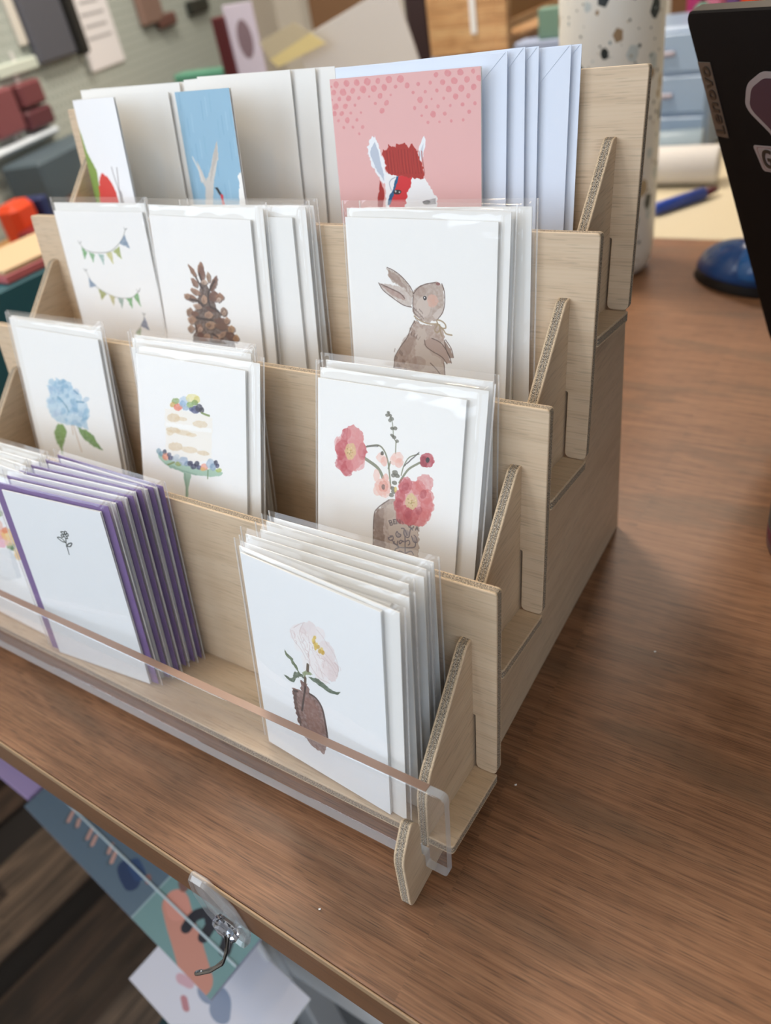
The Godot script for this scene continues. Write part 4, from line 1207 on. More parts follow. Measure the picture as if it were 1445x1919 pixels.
		[0x2f1d18,0.8,6.9,[194,378,181,429,168,481]],
		[0x2f1d18,0.8,6.9,[208,396,233,401,252,429,259,490,261,535]],
		[0x2f1d18,0.8,7.2,[146,418,159,412]],
	]],
	"sprig": [0xe9ecee, 725, [
		[0x27302d,0.95,4.2,[255,210,256,191,257,171,265,141]],
		[0x27302d,0.95,4.2,[257,160,239,160,221,149,236,145,249,152,256,162]],
		[0x27302d,0.95,4.2,[254,177,275,173,289,157,271,163,254,178]],
		[0x27302d,0.95,4.1,[262,128,251,124,250,120,265,117,268,126]],
		[0x27302d,0.95,4.1,[262,128,272,113,280,116,270,127]],
		[0x27302d,0.95,4.1,[267,128,283,120,282,129,269,133]],
		[0x27302d,0.95,4.1,[258,131,246,133,246,142,260,135]],
		[0x27302d,0.95,4.1,[261,136,264,143,275,140,271,133]],
	]],
	"bouquet": [0xf0f0f0, 667, [
		[0xe8b4a6,0.8,-1,[282,242,61,-17,-18,40]],
		[0xf2a37e,0.8,-1,[308,264,34,-10,-10,23]],
		[0xeaa3b4,0.8,-1,[304,295,47,-13,-13,30]],
		[0xefc06a,0.8,-1,[359,250,43,-12,-12,29]],
		[0xedc470,0.8,-1,[391,267,33,-10,-11,27]],
		[0xd98f9e,0.8,-1,[231,316,52,-15,-15,35]],
		[0xe0704c,0.8,-1,[352,234,24,-7,-6,15]],
		[0x6d8a52,0.8,-1,[360,299,30,-9,-7,18]],
		[0x3f6a42,0.8,-1,[371,305,20,-6,-5,12]],
		[0xe9b25c,0.8,-1,[402,325,33,-10,-9,23]],
		[0xf0cf90,0.8,-1,[398,303,25,-8,-7,17]],
		[0x7a9060,0.8,-1,[350,166,20,-5,-5,13]],
		[0xf0c9a8,0.8,-1,[352,287,30,-9,-7,16]],
		[0xdfe1e2,0.9,0,[213,358,351,311,374,340,373,431,273,476,171,497]],
		[0xd2d6da,0.8,0,[341,314,374,340,376,424,342,441,335,382]],
	]],
	"bird": [0x8fb6cf, 659, [
		[0x7ea9c5,0.5,14.1,[42,3,35,52]],
		[0x9fc3d8,0.5,13.8,[126,72,121,123]],
		[0x86b0ca,0.5,13.4,[209,141,205,191]],
		[0x7ea9c5,0.5,13.1,[290,208,287,258]],
		[0x9fc3d8,0.5,12.8,[369,273,367,324]],
		[0x86b0ca,0.5,10.7,[564,26,563,69]],
		[0x7ea9c5,0.5,14.1,[81,85,75,136]],
		[0x9fc3d8,0.5,13.8,[166,154,161,205]],
		[0x86b0ca,0.5,13.4,[248,222,244,273]],
		[0x7ea9c5,0.5,13.1,[329,288,326,340]],
		[0x9fc3d8,0.5,10.9,[530,36,530,80]],
		[0x86b0ca,0.5,14.5,[35,98,29,149]],
		[0x7ea9c5,0.5,14.1,[121,168,116,220]],
		[0x9fc3d8,0.5,13.8,[205,236,201,289]],
		[0x86b0ca,0.5,13.5,[288,304,285,356]],
		[0x7ea9c5,0.5,11.2,[496,46,495,91]],
		[0x9fc3d8,0.5,14.9,[-13,111,-20,164]],
		[0x86b0ca,0.5,14.5,[75,182,69,235]],
		[0x7ea9c5,0.5,14.2,[161,251,156,305]],
		[0x9fc3d8,0.5,13.8,[246,320,242,373]],
		[0x86b0ca,0.5,11.4,[461,57,460,102]],
		[0x7ea9c5,0.5,11.2,[533,119,532,164]],
		[0x9fc3d8,0.5,14.9,[28,196,21,250]],
		[0x86b0ca,0.5,14.5,[116,267,110,321]],
		[0x7ea9c5,0.5,14.2,[202,336,197,390]],
		[0x9fc3d8,0.5,11.7,[425,68,423,114]],
		[0x86b0ca,0.5,11.4,[498,131,497,177]],
		[0x7ea9c5,0.5,15.3,[-21,211,-28,266]],
		[0x9fc3d8,0.5,15,[69,283,63,338]],
		[0x86b0ca,0.5,12.3,[312,14,309,61]],
		[0x7ea9c5,0.5,12,[388,79,386,126]],
		[0x9fc3d8,0.5,11.7,[463,143,461,189]],
		[0x86b0ca,0.5,15.8,[-71,227,-79,283]],
		[0x7ea9c5,0.5,15.4,[21,299,14,356]],
		[0x9fc3d8,0.5,12.6,[273,25,270,72]],
		[0x86b0ca,0.5,12.3,[350,91,348,138]],
		[0x7ea9c5,0.5,12,[426,155,424,202]],
		[0x9fc3d8,0.5,11.7,[500,218,499,266]],
		[0x86b0ca,0.5,15.8,[-29,316,-37,374]],
		[0x7ea9c5,0.5,12.9,[233,36,229,84]],
		[0xf0efec,1,0,[477,190,489,214,486,233,447,253,456,275,440,301,402,459,609,436,530,311]],
		[0xcbc7c2,1,0,[319,147,310,200,259,252,224,297,125,490,61,497,148,302,109,286,109,250,100,215,138,253,162,281,218,245,266,193]],
		[0xb0aaa4,0.7,0,[319,147,303,200,248,244,203,290,223,245,279,184]],
		[0xdedbd6,0.9,8.8,[69,209,109,250,130,285]],
		[0x2c2c2e,1,0,[231,299,259,299,296,323,272,325]],
		[0xcf3b4c,1,0,[274,320,298,319,303,362,283,372]],
	]],
	"leaf": [0xeceef2, 661, [
		[0x7f9a48,1,0,[-22,19,31,181,103,247,90,307,42,412,-109,648,-508,700]],
		[0xd2413c,1,0,[125,270,165,256,214,263,259,288,285,320,290,358,269,495,22,521,45,391,78,317]],
		[0x8d8c90,0.9,8.6,[295,230,305,267,321,309,321,351]],
		[0x8d8c90,0.9,8.3,[355,230,342,265,327,313,316,381]],
		[0x8d8a8c,0.9,0,[326,305,348,312,352,349,331,448,239,457,311,352]],
	]],
}

func print_image(key: String) -> Image:
	var d: Array = PRINTS[key]
	var w := 480; var h: int = d[1]
	var im := Image.create(w, h, false, Image.FORMAT_RGB8)
	im.fill(Color.hex(d[0] * 256 + 255))
	noise.seed = 7
	noise.frequency = 0.05
	noise.fractal_octaves = 3
	var grain := bytes_of(noise_image(w, h, 11, 0.06, 3), w, h)
	var wob_x := bytes_of(noise_image(w, h, 12, 0.05, 2), w, h)
	var wob_y := bytes_of(noise_image(w, h, 13, 0.05, 2), w, h)
	for op in d[2]:
		var col := Color.hex(int(op[0]) * 256 + 255)
		var q: Array = op[3]
		if op[2] > 0:
			stroke(im, q, op[2], col, op[1])
			continue
		var pts := PackedVector2Array()
		if op[2] < 0:
			for k in 18:
				var t := TAU * k / 18
				pts.append(Vector2(q[0] + q[2] * cos(t) + q[4] * sin(t), q[1] + q[3] * cos(t) + q[5] * sin(t)))
		else:
			for k in range(0, q.size(), 2):
				pts.append(Vector2(q[k], q[k + 1]))
		var r := Rect2(pts[0], Vector2.ZERO)
		for p in pts:
			r = r.expand(p)
		var wob := clampf(minf(r.size.x, r.size.y) * 0.04, 0.0, 2.5)
		var x0 := maxi(0, int(r.position.x - wob)); var x1 := mini(w - 1, int(r.end.x + wob) + 1)
		var y0 := maxi(0, int(r.position.y - wob)); var y1 := mini(h - 1, int(r.end.y + wob) + 1)
		for y in range(y0, y1 + 1):
			for x in range(x0, x1 + 1):
				var i := y * w + x
				var at := Vector2(x + (wob_x[i] - 128) / 64.0 * wob, y + (wob_y[i] - 128) / 64.0 * wob)
				var cov := 0.0
				for o in [Vector2(-0.3, -0.3), Vector2(0.3, -0.3), Vector2(-0.3, 0.3), Vector2(0.3, 0.3)]:
					if Geometry2D.is_point_in_polygon(at + o, pts):
						cov += 0.25
				if cov > 0.0:
					var a: float = clampf(op[1] * (0.80 + 0.45 * (grain[i] / 255.0 - 0.4)), 0.0, 1.0) if op[1] < 1.0 else 1.0
					im.set_pixel(x, y, im.get_pixel(x, y).lerp(col, a * cov))
	return im

func stroke(im: Image, q: Array, wide: float, col: Color, alpha: float) -> void:
	var curve := Curve2D.new()
	for k in range(0, q.size(), 2):
		var p := Vector2(q[k], q[k + 1])
		var a := Vector2(q[maxi(k - 2, 0)], q[maxi(k - 2, 0) + 1]); var b := Vector2(q[mini(k + 2, q.size() - 2)], q[mini(k + 2, q.size() - 2) + 1])
		var t := (b - a) / 6.0
		curve.add_point(p, -t, t)
	curve.bake_interval = 2.0
	var pts := curve.get_baked_points()
	if pts.size() < 2:
		return
	var r := Rect2(pts[0], Vector2.ZERO)
	for p in pts:
		r = r.expand(p)
	r = r.grow(wide / 2 + 1)
	var half := wide / 2
	var done := {}
	for s in pts.size() - 1:
		var a := pts[s]; var b := pts[s + 1]
		for y in range(int(minf(a.y, b.y) - half - 1), int(maxf(a.y, b.y) + half + 2)):
			for x in range(int(minf(a.x, b.x) - half - 1), int(maxf(a.x, b.x) + half + 2)):
				if x < 0 or y < 0 or x >= im.get_width() or y >= im.get_height():
					continue
				var p := Vector2(x, y)
				var dd := p.distance_to(Geometry2D.get_closest_point_to_segment(p, a, b))
				var cov := clampf(half + 0.5 - dd, 0, 1)
				var key := y * 4096 + x
				if cov > done.get(key, 0.0):
					done[key] = cov
	for key in done:
		var x: int = key % 4096; var y: int = key / 4096
		im.set_pixel(x, y, im.get_pixel(x, y).lerp(col, done[key] * alpha))

func print_material(key: String) -> StandardMaterial3D:
	if not M.has("print_" + key):
		var m := textured(print_image(key), 0.62)
		m.texture_repeat = false
		M["print_" + key] = m
	return M["print_" + key]

# a folded card: printed front (surface 0), blank body with a slightly open fold (surface 1); base line at y = 0, left edge at x = left
func card_mesh(left: float, w: float, h: float, thick := 0.0011) -> ArrayMesh:
	var f := Shape.new(); var b := Shape.new()
	var l := left; var r := left + w
	f.quad(Vector3(l, h, 0), Vector3(r, h, 0), Vector3(r, 0, 0), Vector3(l, 0, 0), Vector3(0, 0, 1))
	var t := 0.00035
	# front leaf body, back leaf body hinged along the left edge
	for leaf in [[0.0, 0.0], [-t, -thick]]:
		var zl: float = leaf[0]; var zr: float = leaf[1]
		if leaf[1] == 0.0:
			b.quad(Vector3(l, h, -t), Vector3(r, h, -t), Vector3(r, 0, -t), Vector3(l, 0, -t), Vector3(0, 0, -1))
			b.quad(Vector3(r, h, 0), Vector3(r, 0, 0), Vector3(r, 0, -t), Vector3(r, h, -t), Vector3(1, 0, 0))
			b.quad(Vector3(l, h, 0), Vector3(r, h, 0), Vector3(r, h, -t), Vector3(l, h, -t), Vector3(0, 1, 0))
			b.quad(Vector3(l, 0, 0), Vector3(r, 0, 0), Vector3(r, 0, -t), Vector3(l, 0, -t), Vector3(0, -1, 0))
			b.quad(Vector3(l, h, 0), Vector3(l, 0, 0), Vector3(l, 0, -2 * t), Vector3(l, h, -2 * t), Vector3(-1, 0, 0))
		else:
			b.quad(Vector3(l, h, zl), Vector3(r, h, zr), Vector3(r, 0, zr), Vector3(l, 0, zl), Vector3(0, 0, 1))
			b.quad(Vector3(l, h, zl - t), Vector3(r, h, zr - t), Vector3(r, 0, zr - t), Vector3(l, 0, zl - t), Vector3(0, 0, -1))
			b.quad(Vector3(r, h, zr), Vector3(r, 0, zr), Vector3(r, 0, zr - t), Vector3(r, h, zr - t), Vector3(1, 0, 0))
			b.quad(Vector3(l, h, zl), Vector3(r, h, zr), Vector3(r, h, zr - t), Vector3(l, h, zl - t), Vector3(0, 1, 0))
	var m := ArrayMesh.new()
	f.add_to(m); b.add_to(m)
	return m

# envelope: a thin paper pocket, faintly bowed
func envelope_mesh(w: float, h: float) -> ArrayMesh:
	var st := SurfaceTool.new()
	st.begin(Mesh.PRIMITIVE_TRIANGLES)
	var nx := 8; var ny := 8
	for side in [1.0, -1.0]:
		for j in ny:
			for i in nx:
				var c := []
				for q in [[0, 0], [1, 0], [1, 1], [0, 1]]:
					var s := float(i + q[0]) / nx; var t := float(j + q[1]) / ny
					var bow := 0.00025 + 0.0002 * sin(PI * s) * sin(PI * t)
					c.append(Vector3((s - 0.5) * w, t * h, side * bow))
				var order := [0, 2, 1, 0, 3, 2] if side > 0 else [0, 1, 2, 0, 2, 3]
				for k in order:
					st.add_vertex(c[k])
	# rim
	var rim := [Vector2(-w / 2, 0), Vector2(w / 2, 0), Vector2(w / 2, h), Vector2(-w / 2, h)]
	st.index()
	st.generate_normals()
	var m := st.commit()
	var e := Shape.new()
	for k in 4:
		var a: Vector2 = rim[k]; var b: Vector2 = rim[(k + 1) % 4]
		var d := b - a
		e.quad(Vector3(a.x, a.y, 0.00025), Vector3(b.x, b.y, 0.00025), Vector3(b.x, b.y, -0.00025), Vector3(a.x, a.y, -0.00025), Vector3(d.y, -d.x, 0))
	e.add_to(m)
	return m

func flap_mesh(w: float, h: float, deep: float) -> ArrayMesh:
	return slab(rounded([Vector2(-w / 2 + 0.001, h - 0.0004), Vector2(w / 2 - 0.001, h - 0.0004), Vector2(0, h - deep)], [0.0005, 0.0005, 0.012]), 0.00012, 0.00004)

# clear bag round a card and its envelope: bowed, rippled front and back sheets sealed at the sides
func sleeve_mesh(seed_: int) -> ArrayMesh:
	var f := FastNoiseLite.new()
	f.seed = seed_
	f.frequency = 22.0
	f.fractal_octaves = 2
	var g := FastNoiseLite.new()
	g.seed = seed_ + 40
	g.frequency = 95.0
	g.fractal_octaves = 1
	var w := 0.1185; var h := 0.1505
	var st := SurfaceTool.new()
	st.begin(Mesh.PRIMITIVE_TRIANGLES)
	var nx := 34; var ny := 40
	var map_ := func(k: int, n: int) -> float:       # more rows of points near the borders
		var t := float(k) / n
		return t + 0.10 * -sin(TAU * t) / TAU * 4.0
	for side in [1.0, -1.0]:
		for j in ny:
			for i in nx:
				var c := []
				for q in [[0, 0], [1, 0], [1, 1], [0, 1]]:
					var s: float = map_.call(i + q[0], nx); var t: float = map_.call(j + q[1], ny)
					var x := (s - 0.5) * w; var y := t * h
					var dx := minf(s, 1 - s) * w; var dt := (1 - t) * h
					var fall := smoothstep(0.0, 0.0075, dx) * smoothstep(0.0, 0.006, dt + 0.0006)
					var z := fall * (0.0034 if side > 0 else 0.0012)
					var near := 1.0 - smoothstep(0.004, 0.024, minf(dx, dt))
					z += fall * (f.get_noise_2d(x, y * 0.6 + side) * 0.00022 + g.get_noise_2d(x * 0.5, y) * 0.00022 * near)
					c.append(Vector3(x, y - 0.0002, side * z))
				var order := [0, 2, 1, 0, 3, 2] if side > 0 else [0, 1, 2, 0, 2, 3]
				for k in order:
					st.add_vertex(c[k])
	st.index()
	st.generate_normals()
	return st.commit()

const CARD_ROWS := [
	["peony", 1, -0.0864, 0.0484, 2.1, 4.6, -0.9, "peony", "white card of a pale peony in a brown bottle, front of its stack", "peony card stack"],
	["peony", 1, -0.0840, 0.0411, 2.5, 1.8, 0.5, "", "sleeved white card behind the peony card, second from front", "peony card stack"],
	["peony", 1, -0.0896, 0.0334, 2.8, 0.9, 0.6, "", "sleeved white card behind the peony card, third from front", "peony card stack"],
	["peony", 1, -0.0842, 0.0259, 2.9, 1.0, 1.0, "", "sleeved white card behind the peony card, fourth from front", "peony card stack"],
	["peony", 1, -0.0882, 0.0182, 3.1, 1.6, 0.6, "", "sleeved white card behind the peony card, fifth from front", "peony card stack"],
	["peony", 1, -0.0840, 0.0105, 2.0, 1.6, 1.6, "", "sleeved white card behind the peony card, rearmost", "peony card stack"],
	["purple", 1, -0.3015, 0.0478, 1.0, -5.0, 0.6, "sprig", "card with a small black sprig and purple envelope, front of its stack", "purple envelope card stack"],
	["purple", 1, -0.3000, 0.0385, 1.0, -4.5, 0.4, "", "sleeved card with purple envelope behind the sprig card, second from front", "purple envelope card stack"],
	["purple", 1, -0.2985, 0.0300, 1.0, -4.0, 0.5, "", "sleeved card with purple envelope behind the sprig card, third from front", "purple envelope card stack"],
	["purple", 1, -0.2975, 0.0222, 1.2, -2.8, 0.9, "", "sleeved card with purple envelope behind the sprig card, fourth from front", "purple envelope card stack"],
	["purple", 1, -0.2960, 0.0135, 1.2, -1.2, 0.4, "", "sleeved card with purple envelope behind the sprig card, fifth from front", "purple envelope card stack"],
	["purple", 1, -0.2950, 0.0060, 0.8, 0.3, -0.6, "", "sleeved card with purple envelope behind the sprig card, rearmost", "purple envelope card stack"],
	["bouquet", 1, -0.4060, 0.0435, 4.5, 0.6, -0.8, "bouquet", "card of a pink and orange bouquet at the left edge, front card", "bouquet card stack"],
	["bouquet", 1, -0.4130, 0.0325, 3.2, 0.2, 0.0, "", "sleeved cream card behind the bouquet card, second from front", "bouquet card stack"],
	["bouquet", 1, -0.4080, 0.0230, 2.3, -0.1, 0.1, "", "sleeved cream card behind the bouquet card, third from front", "bouquet card stack"],
	["bouquet", 1, -0.4132, 0.0125, 2.0, -0.1, 0.0, "", "sleeved cream card behind the bouquet card, rearmost", "bouquet card stack"],
	["vase", 2, -0.0860, 0.0366, 11.2, -0.4, 0.1, "vase", "card of red anemones in a stone bottle, front card", "anemone card stack"],
	["vase", 2, -0.0857, 0.0075, 2.2, 0.0, 0.5, "", "sleeved white card behind the anemone card, last one", "anemone card stack"],
	["cake", 2, -0.2394, 0.0480, 12.6, -0.3, -0.1, "cake", "card of a berry cake on a green stand, front card", "cake card stack"],
	["cake", 2, -0.2500, 0.0260, 6.0, -0.5, 0.4, "", "sleeved white card behind the cake card, second from front", "cake card stack"],
	["cake", 2, -0.2531, 0.0137, 3.1, -0.5, 0.4, "", "sleeved white card behind the cake card, rearmost", "cake card stack"],
	["hydrangea", 2, -0.4005, 0.0215, 5.0, -1.0, -0.6, "hydrangea", "card of a blue hydrangea with two leaves, front card", "hydrangea card stack"],
	["hydrangea", 2, -0.4060, 0.0095, 2.6, -0.4, 0.2, "", "sleeved white card behind the hydrangea card, last one", "hydrangea card stack"],
	["bunting", 3, -0.4010, 0.0065, 1.1, 0.6, 0.4, "bunting", "card of green and slate bunting at the left of third tier", ""],
	["pinecone", 3, -0.2800, 0.0225, 3.8, 0.4, -0.8, "pinecone", "card of a brown pine cone, front of its stack", "pine cone card stack"],
	["pinecone", 3, -0.2457, 0.0155, 3.0, 0.0, 0.3, "", "sleeved white card behind the pine cone card, second from front", "pine cone card stack"],
	["pinecone", 3, -0.2430, 0.0070, 1.8, 0.0, 0.4, "", "sleeved white card behind the pine cone card, rearmost", "pine cone card stack"],
	["rabbit", 3, -0.1040, 0.0145, 2.6, 0.4, -0.3, "rabbit", "card of a brown rabbit looking up, front card", "rabbit card stack"],
	["rabbit", 3, -0.0915, 0.0055, 1.5, -0.1, 1.0, "", "sleeved white card behind the rabbit card, last one", "rabbit card stack"],
]
const CARD_BLANKS := {"purple": [0.006, 0.101, 0.1448], "": [0.001, 0.100, 0.140]}
const CARD_CUT := {"peony": [0.003, 0.0983, 0.144], "sprig": [0.011, 0.094, 0.142], "vase": [0.0, 0.0995, 0.14], "cake": [0.0, 0.101, 0.1405], "hydrangea": [0.010, 0.0985, 0.14], "bunting": [0.001, 0.108, 0.14], "pinecone": [0.002, 0.099, 0.139], "rabbit": [0.0, 0.1045, 0.141], "bouquet": [-0.004, 0.10, 0.139]}

func cards_in_sleeves() -> void:
	var sleeves := []
	for k in 5:
		sleeves.append(sleeve_mesh(100 + k * 7))
	var env := envelope_mesh(EW, EH)
	var flap := flap_mesh(EW, EH, 0.05)
	var seam := box(Vector3(0.0010, 0.1500, 0.0005), 0.0001)
	var n := 0
	for r in CARD_ROWS:
		var at := card_frame(r[1], r[2], r[3], r[4], r[5], r[6], EW)
		var t := thing("sleeved_card", r[8], "greeting card", at, r[9])
		var em: Material = M.purple if r[0].begins_with("purple") else M.envelope
		var e := part("envelope", env, em, t)
		part("flap", flap, em, e, T(Vector3(0, 0, -0.0006), Vector3(0, 180, 0)))
		var key: String = r[7]
		var cut: Array = CARD_CUT[key] if key != "" else (CARD_BLANKS["purple"] if r[0].begins_with("purple") else CARD_BLANKS[""])
		var face: Material = print_material(key) if key != "" else M.paper
		part("card", card_mesh(-EW / 2 + cut[0], cut[1], cut[2]), [face, M.paper], t, T(Vector3(0, 0, 0.0026)))
		var sl := part("sleeve", sleeves[n % 5], M.sleeve, t)
		for sd in [-1.0, 1.0]:
			part("seam", seam, M.seal, sl, T(Vector3(sd * 0.0587, 0.0751, 0)))
		n += 1

const LOOSE := [
	["goat", 4, -0.1456, 0.0200, 0.3, 1.0, 0.0, 0.1100, 0.1400, "goat", "pink card of a goat with red hair below pink dots", ""],
	["bird", 4, -0.3066, 0.0320, 0.6, 23.5, -0.3, 0.1020, 0.1400, "bird", "sky blue card of a grey winged bird, turned aslant", ""],
	["ladybug", 4, -0.4250, 0.0320, 0.6, 21.0, -0.3, 0.1020, 0.1405, "leaf", "white card with a red rounded shape and green edge at top left", ""],
	["g1", 4, -0.1380, 0.0160, 0.6, 0.2, 0.0, 0.1220, 0.1462, "", "bluish white envelope behind the goat card, frontmost of them", "envelopes on the top tier"],
	["g2", 4, -0.1210, 0.0130, 0.6, 0.0, 0.8, 0.1110, 0.1460, "", "bluish white envelope behind the goat card, second of them", "envelopes on the top tier"],
	["g3", 4, -0.1140, 0.0105, 0.6, 0.0, 0.7, 0.1110, 0.1460, "", "bluish white envelope behind the goat card, third of them", "envelopes on the top tier"],
	["g4", 4, -0.0971, 0.0078, 0.7, 0.0, 0.3, 0.1110, 0.1460, "", "bluish white envelope behind the goat card, fourth of them", "envelopes on the top tier"],
	["g5", 4, -0.0920, 0.0052, 0.7, 0.0, 0.3, 0.1110, 0.1460, "", "bluish white envelope behind the goat card, rearmost of them", "envelopes on the top tier"],
	["b1", 4, -0.2951, 0.0088, 1.2, 0.5, 0.0, 0.1040, 0.1480, "", "white envelope behind the blue bird card, frontmost of them", "envelopes on the top tier"],
	["b2", 4, -0.2811, 0.0062, 1.0, 0.1, -0.9, 0.1110, 0.1475, "", "white envelope behind the blue bird card, second of them", "envelopes on the top tier"],
	["b3", 4, -0.2659, 0.0036, 0.9, 0.1, -0.8, 0.1110, 0.1475, "", "white envelope behind the blue bird card, rearmost of them", "envelopes on the top tier"],
	["t1", 4, -0.4210, 0.0088, 1.0, 0.0, -0.2, 0.1110, 0.1410, "", "white envelope behind the red and green card, frontmost of them", "envelopes on the top tier"],
	["t2", 4, -0.4132, 0.0062, 0.9, -0.1, -0.4, 0.1170, 0.1470, "", "white envelope behind the red and green card, second of them", "envelopes on the top tier"],
	["t3", 4, -0.4080, 0.0036, 0.9, 0.0, -0.6, 0.1110, 0.1470, "", "white envelope behind the red and green card, rearmost of them", "envelopes on the top tier"],
]

func loose_cards() -> void:
	for r in LOOSE:
		var at := card_frame(r[1], r[2], r[3], r[4], r[5], r[6], r[7])
		if r[9] != "":
			solo("greeting_card", card_mesh(-r[7] / 2, r[7], r[8]), [print_material(r[9]), M.paper], r[10], "greeting card", at * T(Vector3(0, 0, 0.0012)))
			continue
		var t := thing("envelope", r[10], "envelope", at, r[11])
		var m: Material = M.envelope_blue if r[0].begins_with("g") else M.envelope
		part("pocket", envelope_mesh(r[7], r[8]), m, t)
		var front: bool = r[0].begins_with("g")
		part("flap", flap_mesh(r[7], r[8], 0.055), m, t, T(Vector3(0, 0, 0.00052)) if front else T(Vector3(0, 0, -0.00052), Vector3(0, 180, 0)))

# ------------------------------------------------------------------ the shop
func rt(x: float, y: float, z: float, turn := Vector3.ZERO) -> Transform3D:
	return T(rp(x, y, z), Vector3(turn.x, turn.y + ROOM_TURN, turn.z))

func room() -> void:
	var plaster := std(Color(0.86, 0.84, 0.80), 0.85)
	grain_bump(plaster, 0.05, 0.08, 61)
	var white := std(Color(0.88, 0.87, 0.85), 0.9)
	# left wall with the shop window
	var s := Shape.new()
	s.box(Vector3(-1.29, 0.425, -1.65), Vector3(0.16, 2.65, 3.5))
	s.box(Vector3(-1.29, -0.24, 1.15), Vector3(0.16, 1.32, 2.5))
	s.box(Vector3(-1.29, 1.60, 1.15), Vector3(0.16, 0.30, 2.5))
	for q in [[-0.08, 0.04], [0.625, 0.33], [1.5, 0.38], [2.46, 0.50]]:
		s.box(Vector3(-1.29, 0.935, q[0]), Vector3(0.16, 1.03, q[1]))
	struct("wall_left", s.mesh(), plaster, rt(0, 0, 0))
	s = Shape.new()
	s.box(Vector3(0.6, 0.425, -3.48), Vector3(3.9, 2.65, 0.16))
	struct("wall_back", s.mesh(), plaster, rt(0, 0, 0))
	s = Shape.new()
	s.box(Vector3(2.6, 0.425, -0.4), Vector3(0.16, 2.65, 6.3))
	struct("wall_right", s.mesh(), plaster, rt(0, 0, 0))
	s = Shape.new()
	s.box(Vector3(-0.88, 0.425, 2.68), Vector3(0.78, 2.65, 0.16))
	s.box(Vector3(1.93, 0.425, 2.68), Vector3(1.4, 2.65, 0.16))
	s.box(Vector3(0.37, 1.55, 2.68), Vector3(1.76, 0.4, 0.16))
	s.box(Vector3(0.37, -0.47, 2.68), Vector3(1.76, 0.86, 0.16))
	struct("wall_front", s.mesh(), plaster, rt(0, 0, 0))
	struct("ceiling", box(Vector3(4.2, 0.12, 6.6)), white, rt(0.6, 1.81, -0.4))
	# window frame and pane
	var fr := Shape.new()
	for z in [0.20, 1.05, 1.95]:
		for y in [0.44, 1.43]:
			fr.box(Vector3(-1.27, y, z), Vector3(0.06, 0.04, 0.52), 0.004)
		for e in [-0.25, 0.25]:
			fr.box(Vector3(-1.27, 0.935, z + e), Vector3(0.06, 1.03, 0.03), 0.004)
	var wn := struct("window_1", fr.mesh(), M.white, rt(0, 0, 0))
	for z in [0.20, 1.05, 1.95]:
		part("pane", box(Vector3(0.006, 0.95, 0.47), 0, Vector3(-1.285, 0.935, z)), clear(0.03, 0.02), wn)
	fr = Shape.new()
	for x in [-0.48, 1.22]:
		fr.box(Vector3(x, 0.64, 2.66), Vector3(0.06, 1.40, 0.06), 0.004)
	for y in [-0.01, 1.32]:
		fr.box(Vector3(0.37, y, 2.66), Vector3(1.64, 0.06, 0.06), 0.004)
	wn = struct("window_2", fr.mesh(), M.white, rt(0, 0, 0))
	part("pane", box(Vector3(1.62, 1.33, 0.006), 0, Vector3(0.37, 0.655, 2.67)), clear(0.03, 0.02), wn)
	# dark plank floor
	struct("floor", box(Vector3(4.2, 0.1, 6.6)), std(Color(0.10, 0.08, 0.07), 0.8), rt(0.6, -0.962, -0.4))
	var fl: Node3D = get_node("floor")
	var tones := []
	for k in 4:
		var c: Color = [Color(0.24, 0.18, 0.14), Color(0.17, 0.12, 0.10), Color(0.36, 0.30, 0.25), Color(0.21, 0.15, 0.12)][k]
		var im := wood_image(512, 128, 70 + k * 5, c * 0.7, c, c * 1.35, 0.25, 0.4)
		tones.append(textured(im, 0.5, Vector3(1.0, 6.0, 1)))
	var rng := RandomNumberGenerator.new()
	rng.seed = 5
	var plank := box(Vector3(1.194, 0.012, 0.174), 0.0015)
	var back := fl.transform.affine_inverse()
	for row in 9:
		for k in 2:
			var along := 0.55 - k * 1.2 - (0.5 if row % 2 else 0.0) + rng.randf() * 0.2
			part("plank", plank, tones[(row * 2 + k * 3 + rng.randi() % 2) % 4], fl, back * T(Vector3(-1.55 + row * 0.177, -0.906, along), Vector3(0, 82, 0)))
	# ceiling lamps: warm panels; the back two are unseen, added to brighten the background
	var glow := std(Color(1, 0.95, 0.86), 0.5)
	glow.emission_enabled = true
	glow.emission = Color(1.0, 0.90, 0.78)
	glow.emission_energy_multiplier = 6.0
	var at_lamps := [[-0.35, 0.9], [0.55, 1.0], [-0.85, 0.15], [-0.55, -1.25], [0.35, -2.1]]
	var power := [0.24, 0.16, 0.24, 3.6, 1.4]
	var sizes := [0.13, 0.13, 0.13, 0.40, 0.40]
	var words := ["over the customer side of the counter", "near the shop door", "by the shop window", "added unseen over the ledge to brighten the pegboard wall", "added unseen over the back desk to brighten the background"]
	for k in 5:
		var p: Array = at_lamps[k]
		var sz: float = sizes[k]
		var t := thing("ceiling_lamp", "warm square ceiling lamp panel " + words[k], "ceiling lamp", rt(p[0], 1.738, p[1]), "ceiling lamps")
		part("housing", box(Vector3(sz + 0.04, 0.024, sz + 0.04), 0.003), M.white, t)
		part("diffuser", box(Vector3(sz, 0.006, sz), 0.001, Vector3(0, -0.014, 0)), glow, t)
		area("lamp_light_%d" % k, rp(p[0], 1.715, p[1]), Vector3(-90, 0, 0), Vector2(sz, sz), Color(1.0, 0.88, 0.72) if k < 3 else Color(1.0, 0.955, 0.90), power[k])

